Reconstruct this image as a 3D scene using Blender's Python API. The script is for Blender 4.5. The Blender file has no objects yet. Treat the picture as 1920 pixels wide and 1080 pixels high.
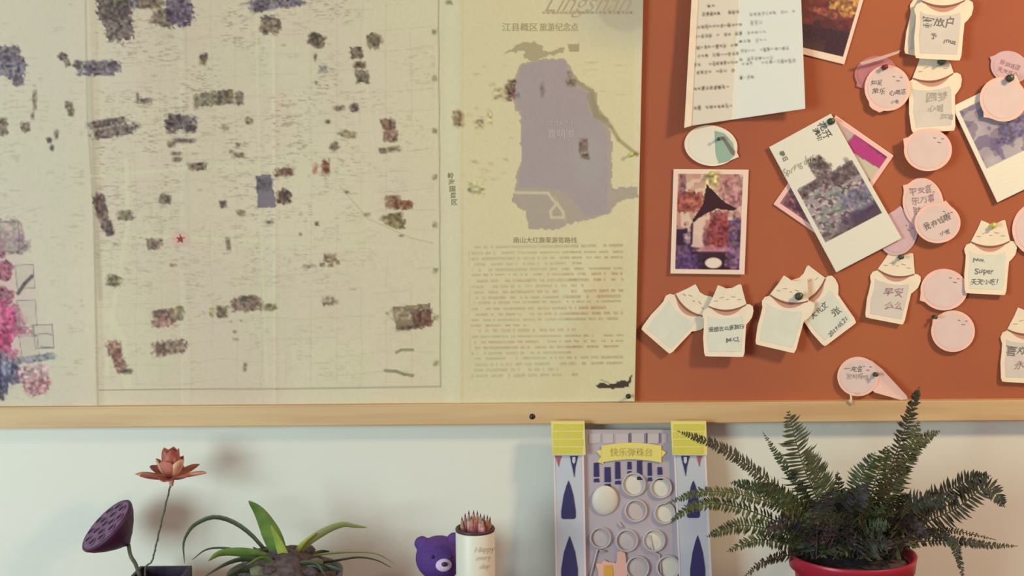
import bpy, bmesh, math, random
import numpy as np
from mathutils import Vector, Matrix

random.seed(7)
rng = np.random.RandomState(7)
SC = bpy.context.scene
COL = SC.collection
R = math.radians

# ---------------------------------------------------------------- camera
FPX, DIST, PITCH, ROLL, ZC = 2400.0, 1.8, R(5.0), R(-0.42), 1.5
cam_d = bpy.data.cameras.new('camera')
cam_d.lens = 36.0 * FPX / 1920.0
cam_d.sensor_width = 36.0
cam_d.clip_start = 0.05
cam = bpy.data.objects.new('camera', cam_d)
COL.objects.link(cam)
CAM = Vector((0.0, -DIST, ZC + DIST * math.tan(PITCH)))
MR = (Matrix.Rotation(R(90) - PITCH, 3, 'X') @ Matrix.Rotation(ROLL, 3, 'Z'))
cam.matrix_world = Matrix.Translation(CAM) @ MR.to_4x4()
SC.camera = cam
MRN = np.array(MR)
CAMN = np.array(CAM)

# ---------------------------------------------------------------- world, lights, exposure
SC.view_settings.view_transform = 'Standard'
SC.view_settings.look = 'None'
SC.view_settings.exposure = -0.18
SC.view_settings.gamma = 1.0
SC.view_settings.use_curve_mapping = False
world = bpy.data.worlds.new('world')
SC.world = world
world.use_nodes = True
wb = world.node_tree.nodes['Background']
wb.inputs[0].default_value = (1.0, 0.84, 0.86, 1)
wb.inputs[1].default_value = 0.36


def area(name, loc, target, sx, sy, energy, col):
    l = bpy.data.lights.new(name, 'AREA')
    l.shape = 'RECTANGLE'; l.size = sx; l.size_y = sy; l.energy = energy; l.color = col
    o = bpy.data.objects.new(name, l)
    COL.objects.link(o)
    o.location = loc
    o.rotation_euler = (Vector(target) - Vector(loc)).to_track_quat('-Z', 'Y').to_euler()
    return o


area('window_light', (-1.75, -2.0, 1.56), (-0.3, 0, 1.42), 0.9, 0.9, 47.0, (0.76, 1.0, 0.98))
area('lamp_light', (1.2, -0.95, 2.3), (0.65, 0, 1.1), 0.2, 0.2, 16.5, (1.0, 0.74, 0.43))


# ---------------------------------------------------------------- helpers
def lin(c):
    c = np.asarray(c, float)
    if c.max() > 1.0001:
        c = c / 255.0
    return np.where(c <= 0.04045, c / 12.92, ((c + 0.055) / 1.055) ** 2.4)


def PN(px, py, y):
    """Where the sight line of a pixel of the 1920x1080 photograph meets the depth y (arrays)."""
    px, py, y = np.broadcast_arrays(np.asarray(px, float), np.asarray(py, float), np.asarray(y, float))
    d = np.stack([px - 960.0, 540.0 - py, np.full(px.shape, -FPX)], -1) @ MRN.T
    t = (y - CAMN[1]) / d[..., 1]
    return CAMN + d * t[..., None]


def P(px, py, y=0.0):
    return Vector(PN(px, py, y).tolist())


def scale_at(y):
    return (y + DIST) / FPX  # metres per pixel


def tag(o, label=None, cat=None, group=None, kind=None):
    if label: o['label'] = label
    if cat: o['category'] = cat
    if group: o['group'] = group
    if kind: o['kind'] = kind
    return o


def link(name, me, mat=None, parent=None, smooth=False):
    o = bpy.data.objects.new(name, me)
    COL.objects.link(o)
    if mat is not None and not me.materials:
        me.materials.append(mat)
    if parent is not None:
        o.parent = parent
        bpy_parent_inv(o, parent)
    if smooth:
        me.polygons.foreach_set('use_smooth', [True] * len(me.polygons))
    return o


def bpy_parent_inv(o, parent):
    # vertices are given in world space; parents sit at their base
    m = world_mat(parent)
    o.matrix_parent_inverse = m.inverted()


def world_mat(o):
    if o.parent is None:
        return o.matrix_basis.copy()
    return world_mat(o.parent) @ o.matrix_parent_inverse @ o.matrix_basis


def empty(name, loc):
    o = bpy.data.objects.new(name, None)
    COL.objects.link(o)
    o.location = loc
    o.empty_display_size = 0.02
    return o


def mesh(name, verts, faces):
    me = bpy.data.meshes.new(name)
    me.from_pydata([tuple(v) for v in verts], [], faces)
    me.update()
    return me


def mesh_bm(name, bm, normals=True):
    if normals:
        bmesh.ops.recalc_face_normals(bm, faces=bm.faces)
    me = bpy.data.meshes.new(name)
    bm.to_mesh(me)
    bm.free()
    return me


def mat(name, color, rough=0.7, noise=0.0, nscale=40.0, color2=None, bump=0.0, bscale=200.0, metal=0.0, stretch=None,
        subsurf=0.0, coat=0.0, trans=0.0):
    m = bpy.data.materials.new(name)
    m.use_nodes = True
    nt = m.node_tree
    b = nt.nodes['Principled BSDF']
    c = lin(color)
    b.inputs['Base Color'].default_value = (*c, 1)
    b.inputs['Roughness'].default_value = rough
    b.inputs['Metallic'].default_value = metal
    b.inputs['Coat Weight'].default_value = coat
    tc = nt.nodes.new('ShaderNodeTexCoord')
    src = tc.outputs['Object']
    if stretch:
        mp = nt.nodes.new('ShaderNodeMapping')
        mp.inputs['Scale'].default_value = stretch
        nt.links.new(src, mp.inputs[0]); src = mp.outputs[0]
    if noise > 0 or color2 is not None:
        n = nt.nodes.new('ShaderNodeTexNoise')
        n.inputs['Scale'].default_value = nscale
        n.inputs['Detail'].default_value = 4
        nt.links.new(src, n.inputs['Vector'])
        r = nt.nodes.new('ShaderNodeValToRGB')
        r.color_ramp.elements[0].position = 0.34
        r.color_ramp.elements[1].position = 0.66
        c2 = lin(color2) if color2 is not None else c * (1 - noise)
        r.color_ramp.elements[0].color = (*c2, 1)
        r.color_ramp.elements[1].color = (*np.clip(c * (1 + noise), 0, 1), 1)
        nt.links.new(n.outputs[0], r.inputs[0])
        nt.links.new(r.outputs[0], b.inputs['Base Color'])
    if bump > 0:
        n2 = nt.nodes.new('ShaderNodeTexNoise')
        n2.inputs['Scale'].default_value = bscale
        n2.inputs['Detail'].default_value = 3
        nt.links.new(src, n2.inputs['Vector'])
        bp = nt.nodes.new('ShaderNodeBump')
        bp.inputs['Strength'].default_value = bump
        bp.inputs['Distance'].default_value = 0.002
        nt.links.new(n2.outputs[0], bp.inputs['Height'])
        nt.links.new(bp.outputs[0], b.inputs['Normal'])
    return m


def print_mat(name, rough=0.6, coat=0.0):
    m = bpy.data.materials.new(name)
    m.use_nodes = True
    nt = m.node_tree
    b = nt.nodes['Principled BSDF']
    a = nt.nodes.new('ShaderNodeAttribute')
    a.attribute_name = 'print'
    nt.links.new(a.outputs['Color'], b.inputs['Base Color'])
    b.inputs['Roughness'].default_value = rough
    b.inputs['Coat Weight'].default_value = coat
    n2 = nt.nodes.new('ShaderNodeTexNoise'); n2.inputs['Scale'].default_value = 30
    bp = nt.nodes.new('ShaderNodeBump'); bp.inputs['Strength'].default_value = 0.08; bp.inputs['Distance'].default_value = 0.003
    nt.links.new(n2.outputs[0], bp.inputs['Height']); nt.links.new(bp.outputs[0], b.inputs['Normal'])
    return m


# value noise on arrays
_lat = rng.rand(256, 256)


def vnoise(x, y, s, seed=0):
    x = x / s + seed * 17.31 + 60; y = y / s + seed * 9.77 + 60
    xi = np.floor(x).astype(int); yi = np.floor(y).astype(int)
    fx = x - xi; fy = y - yi
    fx = fx * fx * (3 - 2 * fx); fy = fy * fy * (3 - 2 * fy)
    g = lambda a, b: _lat[a % 256, b % 256]
    return (g(xi, yi) * (1 - fx) + g(xi + 1, yi) * fx) * (1 - fy) + (g(xi, yi + 1) * (1 - fx) + g(xi + 1, yi + 1) * fx) * fy


def cell(x, y, sx, sy, seed=0):
    return _lat[(np.floor(x / sx).astype(int) + seed * 7) % 256, (np.floor(y / sy).astype(int) + seed * 13) % 256]


class Canvas:
    """Flat print, painted on arrays of photo coordinates (one colour per mesh vertex)."""
    def __init__(self, X, Y, base):
        self.X, self.Y = X, Y
        self.c = np.empty(X.shape + (3,)); self.c[:] = np.array(base, float) / 255.0

    def mix(self, mask, col):
        col = np.asarray(col, float)
        if col.max() > 1.5: col = col / 255.0
        m = np.clip(mask, 0, 1)[..., None]
        self.c = self.c * (1 - m) + col * m

    def local(self, cx, cy, ang=0):
        a = R(ang); dx = self.X - cx; dy = self.Y - cy
        return dx * math.cos(a) + dy * math.sin(a), -dx * math.sin(a) + dy * math.cos(a)

    def rect(self, cx, cy, w, h, col, ang=0, alpha=1.0, soft=1.0):
        u, v = self.local(cx, cy, ang)
        m = np.clip((w / 2 - np.abs(u)) / soft + .5, 0, 1) * np.clip((h / 2 - np.abs(v)) / soft + .5, 0, 1)
        self.mix(m * alpha, col)

    def blob(self, cx, cy, w, h, col, ang=0, alpha=0.9, seed=1, rough=5.0):
        u, v = self.local(cx, cy, ang)
        e = np.maximum(np.abs(u) / (w / 2), np.abs(v) / (h / 2)) * .5 + np.sqrt((u / (w / 2)) ** 2 + (v / (h / 2)) ** 2) * .3
        n = vnoise(self.X, self.Y, rough, seed) * .65 + vnoise(self.X, self.Y, rough * .5, seed + 3) * .35
        m = np.clip((1.16 - e + (n - .5) * .7) * min(w, h) / 6.0, 0, 1)
        tone = .52 + .80 * vnoise(self.X, self.Y, 5.0, seed + 5)
        cc = np.clip(np.array(col, float) / 255.0 * tone[..., None], 0, 1)
        a = alpha * (.55 + .6 * vnoise(self.X, self.Y, 4.5, seed + 9))
        m = np.clip(m * a, 0, 1)[..., None]
        self.c = self.c * (1 - m) + cc * m

    def ell(self, cx, cy, w, h, col, ang=0, alpha=1.0, soft=1.5):
        u, v = self.local(cx, cy, ang)
        e = np.sqrt((u / (w / 2)) ** 2 + (v / (h / 2)) ** 2)
        self.mix(np.clip((1 - e) * min(w, h) / 2 / soft + .5, 0, 1) * alpha, col)

    def line(self, pts, width, col, alpha=1.0, soft=1.2):
        for (x0, y0), (x1, y1) in zip(pts[:-1], pts[1:]):
            d = np.array([x1 - x0, y1 - y0], float); L = max((d ** 2).sum(), 1e-6)
            t = np.clip(((self.X - x0) * d[0] + (self.Y - y0) * d[1]) / L, 0, 1)
            ds = np.hypot(self.X - x0 - t * d[0], self.Y - y0 - t * d[1])
            self.mix(np.clip((width / 2 - ds) / soft + .5, 0, 1) * alpha, col)

    def poly(self, pts, col, alpha=1.0, wob=0.0, seed=2):
        X = self.X + (vnoise(self.X, self.Y, 7, seed) - .5) * wob
        Y = self.Y + (vnoise(self.X, self.Y, 7, seed + 1) - .5) * wob
        ins = np.zeros(X.shape, bool)
        n = len(pts)
        for i in range(n):
            x0, y0 = pts[i]; x1, y1 = pts[(i + 1) % n]
            c = ((y0 > Y) != (y1 > Y))
            with np.errstate(divide='ignore', invalid='ignore'):
                xi = (x1 - x0) * (Y - y0) / ((y1 - y0) if y1 != y0 else 1e-9) + x0
            ins ^= c & (X < xi)
        self.mix(ins * alpha, col)


def sheet(name, corners, step, surf, paint, m, base=(200, 195, 165), thick=0.0006, parent=None):
    """A printed sheet as one solid mesh: fine front grid coloured by paint(Canvas), back and edges."""
    (x0, y0), (x1, y1), (x2, y2), (x3, y3) = corners
    w = max(math.hypot(x1 - x0, y1 - y0), math.hypot(x2 - x3, y2 - y3))
    h = max(math.hypot(x3 - x0, y3 - y0), math.hypot(x2 - x1, y2 - y1))
    nu, nv = int(w / step) + 2, int(h / step) + 2
    u, v = np.meshgrid(np.linspace(0, 1, nu), np.linspace(0, 1, nv))
    X = (x0 * (1 - u) + x1 * u) * (1 - v) + (x3 * (1 - u) + x2 * u) * v
    Y = (y0 * (1 - u) + y1 * u) * (1 - v) + (y3 * (1 - u) + y2 * u) * v
    cv = Canvas(X, Y, base)
    cv.U, cv.V, cv.W, cv.H = u * w, v * h, w, h
    paint(cv)
    ys = surf(X, Y)
    F = PN(X, Y, ys).reshape(-1, 3)
    ring = [i for i in range(nu)] + [j * nu + nu - 1 for j in range(1, nv)] + \
           [(nv - 1) * nu + i for i in range(nu - 2, -1, -1)] + [j * nu for j in range(nv - 2, 0, -1)]
    nb = len(F)
    B = F[ring].copy(); B[:, 1] += thick
    # coarse back: ring plus a copy of every vertex would be heavy, so the back is a coarse grid
    cu, cvn = min(nu, 170), min(nv, 110)
    ui = np.linspace(0, nu - 1, cu).round().astype(int); vi = np.linspace(0, nv - 1, cvn).round().astype(int)
    bk = F.reshape(nv, nu, 3)[np.ix_(vi, ui)].reshape(-1, 3).copy(); bk[:, 1] += thick
    V = np.vstack([F, B, bk])
    idx = np.arange(nu * nv).reshape(nv, nu)
    f1 = np.stack([idx[:-1, :-1], idx[1:, :-1], idx[1:, 1:], idx[:-1, 1:]], -1).reshape(-1, 4)
    k = len(ring)
    r0 = np.array(ring); r1 = np.roll(r0, -1); b0 = nb + np.arange(k); b1 = np.roll(b0, -1)
    f2 = np.stack([r0, r1, b1, b0], -1)
    idb = nb + k + np.arange(cu * cvn).reshape(cvn, cu)
    f3 = np.stack([idb[:-1, :-1], idb[:-1, 1:], idb[1:, 1:], idb[1:, :-1]], -1).reshape(-1, 4)
    Fa = np.vstack([f1, f2, f3])
    me = bpy.data.meshes.new(name)
    me.vertices.add(len(V)); me.vertices.foreach_set('co', V.ravel())
    me.loops.add(Fa.size); me.loops.foreach_set('vertex_index', Fa.ravel().astype(np.int32))
    me.polygons.add(len(Fa))
    me.polygons.foreach_set('loop_start', (np.arange(len(Fa)) * 4).astype(np.int32))
    sm = np.zeros(len(Fa), bool); sm[:len(f1)] = True
    me.polygons.foreach_set('use_smooth', sm)
    me.update(calc_edges=True)
    me.validate()
    C = np.vstack([cv.c.reshape(-1, 3), cv.c.reshape(-1, 3)[ring], np.tile(np.array(base) / 255.0, (len(bk), 1))])
    C = lin(np.clip(C, 0, 1))
    att = me.color_attributes.new('print', 'FLOAT_COLOR', 'POINT')
    att.data.foreach_set('color', np.hstack([C, np.ones((len(C), 1))]).astype(np.float32).ravel())
    return link(name, me, m, parent)


def card(name, pts, surf, m, parent=None, thick=0.0008, cellpx=9.0, lift=0.0):
    """A thin cut card: outline in photo pixels laid on surf(px,py)->y, bent with it, real thickness."""
    bm = bmesh.new()
    vs = [bm.verts.new((x, -y, 0)) for x, y in pts]
    bm.faces.new(vs)
    xs = [p[0] for p in pts]; yy = [-p[1] for p in pts]
    for a, lo, hi in ((0, min(xs), max(xs)), (1, min(yy), max(yy))):
        c = lo + cellpx
        while c < hi:
            co = (c, 0, 0) if a == 0 else (0, c, 0)
            no = (1, 0, 0) if a == 0 else (0, 1, 0)
            bmesh.ops.bisect_plane(bm, geom=bm.verts[:] + bm.edges[:] + bm.faces[:], plane_co=co, plane_no=no)
            c += cellpx
    bmesh.ops.triangulate(bm, faces=bm.faces[:])
    if sum(f.normal.z for f in bm.faces) < 0:
        bmesh.ops.reverse_faces(bm, faces=bm.faces[:])
    bm.verts.index_update()
    co = np.array([v.co[:] for v in bm.verts]); X = co[:, 0]; Y = -co[:, 1]
    ys = surf(X, Y) - lift
    F = PN(X, Y, ys); B = F.copy(); B[:, 1] += thick
    n = len(F)
    faces = [[v.index for v in f.verts] for f in bm.faces]
    out = list(faces) + [[i + n for i in reversed(f)] for f in faces]
    for e in bm.edges:
        if len(e.link_faces) == 1:
            f = e.link_faces[0]
            l = [l for l in f.loops if l.edge == e][0]
            a, b = l.vert.index, l.link_loop_next.vert.index
            out.append([a, a + n, b + n, b])
    bm.free()
    me = mesh(name, np.vstack([F, B]), out)
    return link(name, me, m, parent)


def wrt(name, text, cx, cy, size, surf, m, parent, ang=0, jitter=0.0, bold=0.0, align='CENTER', shear=0.0, lift=0.0004, sx=1.0):
    """Lettering as thin glyph faces lying on the sheet (size in photo pixels)."""
    cu = bpy.data.curves.new('txt', 'FONT')
    cu.body = text; cu.size = size; cu.align_x = align; cu.align_y = 'CENTER'; cu.offset = bold; cu.shear = shear
    cu.resolution_u = 3
    cu.extrude = 0
    o = bpy.data.objects.new('txt', cu); COL.objects.link(o)
    bpy.context.view_layer.update()
    me = bpy.data.meshes.new_from_object(o.evaluated_get(bpy.context.evaluated_depsgraph_get()))
    bpy.data.objects.remove(o); bpy.data.curves.remove(cu)
    n = len(me.vertices)
    co = np.empty(n * 3); me.vertices.foreach_get('co', co); co = co.reshape(-1, 3)
    if jitter:
        co[:, 0] += (vnoise(co[:, 0], co[:, 1], size * .6, 3) - .5) * jitter * size
        co[:, 1] += (vnoise(co[:, 0], co[:, 1], size * .6, 8) - .5) * jitter * size
    a = R(ang); x = co[:, 0] * sx; y = -co[:, 1]
    X = cx + x * math.cos(a) - y * math.sin(a); Y = cy + x * math.sin(a) + y * math.cos(a)
    W = PN(X, Y, surf(X, Y) - lift)
    me.vertices.foreach_set('co', W.ravel()); me.update()
    me.materials.clear()
    me.name = name
    return link(name, me, m, parent)


def tube_pts(pts, radii, n=8, cap=True):
    """verts/faces of a tube through world points."""
    V, F = [], []
    pts = [Vector(p) for p in pts]
    if not hasattr(radii, '__len__'): radii = [radii] * len(pts)
    up = None
    for i, p in enumerate(pts):
        t = (pts[min(i + 1, len(pts) - 1)] - pts[max(i - 1, 0)]).normalized()
        if up is None:
            up = t.orthogonal().normalized()
        up = (up - t * up.dot(t)).normalized()
        s = t.cross(up)
        for k in range(n):
            a = 2 * math.pi * k / n
            V.append(p + (up * math.cos(a) + s * math.sin(a)) * radii[i])
    for i in range(len(pts) - 1):
        for k in range(n):
            a, b = i * n + k, i * n + (k + 1) % n
            F.append([a, b, b + n, a + n])
    if cap:
        F.append(list(range(n))[::-1]); F.append([(len(pts) - 1) * n + k for k in range(n)])
    return V, F


def merge(parts):
    V, F = [], []
    for v, f in parts:
        o = len(V)
        V += [tuple(q) for q in v]; F += [[i + o for i in g] for g in f]
    return V, F


def lathe(prof, center, axis=Vector((0, 0, 1)), n=40, closed=False):
    """profile [(r, h)] around axis from center."""
    axis = axis.normalized(); e1 = axis.orthogonal().normalized(); e2 = axis.cross(e1)
    V, F = [], []
    for r, h in prof:
        for k in range(n):
            a = 2 * math.pi * k / n
            V.append(center + axis * h + (e1 * math.cos(a) + e2 * math.sin(a)) * max(r, 1e-5))
    m = len(prof)
    for i in range(m - 1):
        for k in range(n):
            a, b = i * n + k, i * n + (k + 1) % n
            F.append([a, b, b + n, a + n])
    if closed:
        for k in range(n):
            a, b = (m - 1) * n + k, (m - 1) * n + (k + 1) % n
            F.append([a, b, (k + 1) % n, k])
    return V, F


def box_vf(x0, x1, y0, y1, z0, z1):
    V = [(x, y, z) for z in (z0, z1) for y in (y0, y1) for x in (x0, x1)]
    return V, [[0, 2, 3, 1], [4, 5, 7, 6], [0, 1, 5, 4], [2, 6, 7, 3], [0, 4, 6, 2], [1, 3, 7, 5]]


def bevel_box(name, x0, x1, y0, y1, z0, z1, m, parent=None, b=0.002, seg=2):
    V, F = box_vf(x0, x1, y0, y1, z0, z1)
    me = mesh(name, V, F)
    bm = bmesh.new(); bm.from_mesh(me); bpy.data.meshes.remove(me)
    bmesh.ops.bevel(bm, geom=bm.edges[:], offset=b, segments=seg, affect='EDGES')
    return link(name, mesh_bm(name, bm), m, parent)


def catmull(pts, n):
    pts = [np.array(p, float) for p in pts]
    pts = [2 * pts[0] - pts[1]] + pts + [2 * pts[-1] - pts[-2]]
    out = []
    segs = len(pts) - 3
    for j in range(n + 1):
        t = j / n * segs; i = min(int(t), segs - 1); f = t - i
        p0, p1, p2, p3 = pts[i:i + 4]
        out.append(.5 * ((2 * p1) + (-p0 + p2) * f + (2 * p0 - 5 * p1 + 4 * p2 - p3) * f * f + (-p0 + 3 * p1 - 3 * p2 + p3) * f ** 3))
    return out


flat = lambda d: (lambda X, Y: np.full(np.shape(X), -d))

# ---------------------------------------------------------------- materials
M = dict(
    wall=mat('painted_plaster', (226, 226, 216), .85, .02, 3, bump=.15, bscale=60),
    floor=mat('floor_boards', (150, 110, 80), .6, .2, 6, stretch=(1, 12, 1)),
    shelf=mat('shelf_wood', (150, 92, 92), .5, .12, 5, stretch=(1, 14, 14)),
    felt=mat('orange_felt', (178, 102, 64), .95, 0, 2.6, color2=(164, 90, 66), bump=.35, bscale=500),
    rail=mat('pale_wood', (208, 180, 136), .55, .04, 7, color2=(200, 164, 122), stretch=(.6, 9, 9), bump=.1, bscale=90),
    nail=mat('dark_nail', (45, 35, 40), .4),
    paper=print_mat('printed_paper', .75),
    gloss=print_mat('photo_paper', .4),
    cream=mat('cream_card', (236, 222, 200), .8, .03, 60),
    panel=mat('pale_green_panel', (216, 218, 204), .8, .03, 60),
    panel2=mat('grey_panel', (210, 202, 194), .8, .03, 60),
    collar=mat('brown_collar', (140, 92, 74), .8),
    bib=mat('pink_bib', (200, 146, 130), .8),
    ink=mat('grey_ink', (118, 116, 112), .8),
    inkfaint=mat('faint_ink', (174, 168, 156), .8),
    inkred=mat('purple_ink', (168, 132, 138), .8),
    pink=mat('pink_card', (238, 196, 184), .8, .03, 60),
    pinkin=mat('pale_pink_panel', (220, 198, 194), .8, .03, 50),
    lilac=mat('lilac_card', (208, 176, 184), .8, .04, 50),
    rose=mat('rose_card', (186, 118, 124), .8, .06, 50),
    teal=mat('teal_panel', (150, 178, 162), .8, .02, 60),
    tealw=mat('white_panel', (226, 222, 208), .8),
    pin=mat('dark_green_pin', (62, 72, 58), .35),
    pinclear=mat('yellow_green_pin', (206, 204, 110), .3),
    pinred=mat('dark_red_pin', (120, 40, 48), .35),
    pinm=mat('pin_steel', (150, 150, 150), .3, metal=.9),
    maptext=mat('map_lettering', (170, 160, 122), .8),
    mapdark=mat('map_dark_lettering', (146, 136, 100), .8),
    mapwhite=mat('map_pale_lettering', (200, 186, 182), .8),
    mapred=mat('map_red_script', (184, 160, 128), .8),
    pod=mat('dried_pod', (66, 26, 60), .55, .15, 40, bump=.4, bscale=120),
    podtop=mat('pod_face', (122, 84, 118), .6, .15, 60, bump=.4, bscale=120),
    podhole=mat('pod_hole', (26, 12, 32), .7),
    stem=mat('dark_stem', (84, 88, 74), .6),
    petal=mat('dusty_red_petal', (196, 122, 108), .6, 0, 60, color2=(150, 68, 58)),
    petalpale=mat('pale_petal', (232, 190, 160), .6, 0, 60, color2=(190, 120, 100)),
    vase=mat('dark_purple_vase', (52, 36, 62), .5),
    leaf=mat('leaf_green', (112, 136, 62), .5, 0, 40, color2=(84, 112, 52)),
    leaflime=mat('leaf_lime', (172, 186, 84), .5, 0, 40, color2=(128, 152, 62)),
    leafdark=mat('leaf_dark', (76, 86, 58), .55, 0, 40, color2=(60, 70, 50)),
    leafolive=mat('leaf_olive', (138, 142, 88), .55),
    soil=mat('soil', (88, 74, 76), .95, .4, 120, bump=1.0, bscale=220),
    bowl=mat('grey_bowl', (96, 84, 92), .5),
    moss=mat('grey_moss', (112, 112, 88), .95, .3, 150, bump=1.0, bscale=260),
    bear=mat('purple_plush', (86, 50, 130), .75, .18, 500, bump=.5, bscale=500),
    muzzle=mat('lilac_plush', (226, 200, 232), .8, .04, 300, bump=.3, bscale=600),
    nose=mat('dark_nose', (62, 34, 66), .35),
    cup=mat('white_cup', (226, 224, 208), .45),
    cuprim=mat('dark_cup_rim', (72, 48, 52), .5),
    cupink=mat('cup_ink', (206, 198, 176), .6),
    wood=mat('pencil_barrel', (222, 160, 156), .5),
    woodb=mat('pencil_barrel_rose', (176, 104, 112), .5),
    tipw=mat('pencil_cone', (170, 128, 112), .6),
    lead=mat('pencil_lead', (80, 44, 48), .5),
    fern=mat('fern_green', (86, 96, 56), .6, 0, 30, color2=(60, 68, 44)),
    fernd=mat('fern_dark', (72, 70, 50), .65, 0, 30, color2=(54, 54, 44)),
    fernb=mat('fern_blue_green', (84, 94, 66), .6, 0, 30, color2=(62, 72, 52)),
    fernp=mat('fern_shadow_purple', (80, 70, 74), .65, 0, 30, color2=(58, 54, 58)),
    potred=mat('red_pot', (168, 34, 58), .35, .04, 20),
    gpanel=mat('board_panel', (176, 166, 176), .6, .03, 10),
    gside=mat('board_side', (190, 196, 208), .6, .03, 10),
    gedge=mat('board_edge', (222, 206, 208), .6),
    yellow=mat('yellow_cap', (208, 200, 84), .6, .05, 30),
    yellowe=mat('yellow_edge', (226, 214, 132), .6),
    navy=mat('navy_print', (48, 44, 98), .6),
    navyb=mat('grey_navy', (98, 96, 128), .6),
    redp=mat('red_print', (168, 88, 100), .6),
    ring=mat('board_ring', (192, 182, 186), .5),
    disc=mat('board_disc', (190, 180, 180), .5),
    discw=mat('board_disc_pale', (214, 210, 198), .5),
    ribbon=mat('yellow_ribbon', (226, 212, 120), .6),
    ribink=mat('ribbon_lettering', (190, 174, 92), .6),
    orange=mat('orange_print', (214, 164, 70), .6),
    peach=mat('peach_print', (226, 178, 164), .6),
    white=mat('white_crumb', (236, 214, 184), .8),
)

# ---------------------------------------------------------------- room shell
ZS = P(1597, 1218, -0.15).z          # shelf top
o = link('wall_back', mesh('wall_back', *box_vf(-2.4, 2.4, 0, .08, 0, 2.7)), M['wall']); tag(o, kind='structure')
o = link('floor', mesh('floor', *box_vf(-2.4, 2.4, -3.2, .08, -.04, 0)), M['floor']); tag(o, kind='structure')
o = bevel_box('shelf', -1.3, 1.3, -.34, 0, ZS - .035, ZS, M['shelf'], b=.004)
tag(o, 'long reddish wood shelf under the plants, just below the picture', 'shelf', kind='structure')

# ---------------------------------------------------------------- board with its rail
zr_top = P(960, 757.5, -.026).z; zr_bot = P(960, 797, -.026).z
board = empty('pin_board', (0, -.01, zr_bot))
tag(board, 'long orange felt pin board with a pale wooden bottom rail', 'board')
bevel_box('felt_panel', -1.5, 1.5, -.010, -.0005, zr_top - .004, 2.25, M['felt'], board, b=.001)
bevel_box('rail', -1.5, 1.5, -.026, -.0005, zr_bot, zr_top, M['rail'], board, b=.002)
bevel_box('top_rail', -1.5, 1.5, -.026, -.0005, 2.25, 2.29, M['rail'], board, b=.002)
c = P(998, 781, -.026)
V, F = lathe([(0, .0022), (.0022, .002), (.0038, .001), (.0042, 0)], c, Vector((0, -1, 0)), 14)
link('nail_head', mesh('nail_head', V, F), M['nail'], board, True)

# ---------------------------------------------------------------- the map
FOLDS = [(-60, .0030), (60, .0040), (150, .0046), (168, .0050), (184, .0022), (262, .0030), (328, .0030), (344, .0042), (350, .0036), (430, .0030), (498, .0030), (515, .0042), (523, .0034), (610, .0036), (700, .0028),
         (834, .0026), (862, .0052), (869, .0040), (960, .0046), (1085, .0050), (1230, .0095)]


def map_surf(X, Y):
    Xs = X - (Y / 760.0) * 12 * (X < 400) + (Y - 380) / 760.0 * 0
    f = np.interp(Xs, [a for a, b in FOLDS], [b for a, b in FOLDS])
    f = f + .0022 * (vnoise(X, Y, 150, 4) - .5) + .0012 * (vnoise(X, Y, 60, 9) - .5)
    # ripple at the lower right corner of the text column
    f = f + .008 * np.exp(-(((X - Y * -.35 - 1290) / 38.0) ** 2)) * np.clip((Y - 430) / 120, 0, 1) * np.clip((760 - Y) / 200, 0, 1)
    return -(.0112 + np.clip(f, .0006, .02))


DK, BR, RD, PU, OL = (86, 68, 66), (114, 96, 80), (132, 72, 58), (104, 90, 100), (122, 110, 76)


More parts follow.
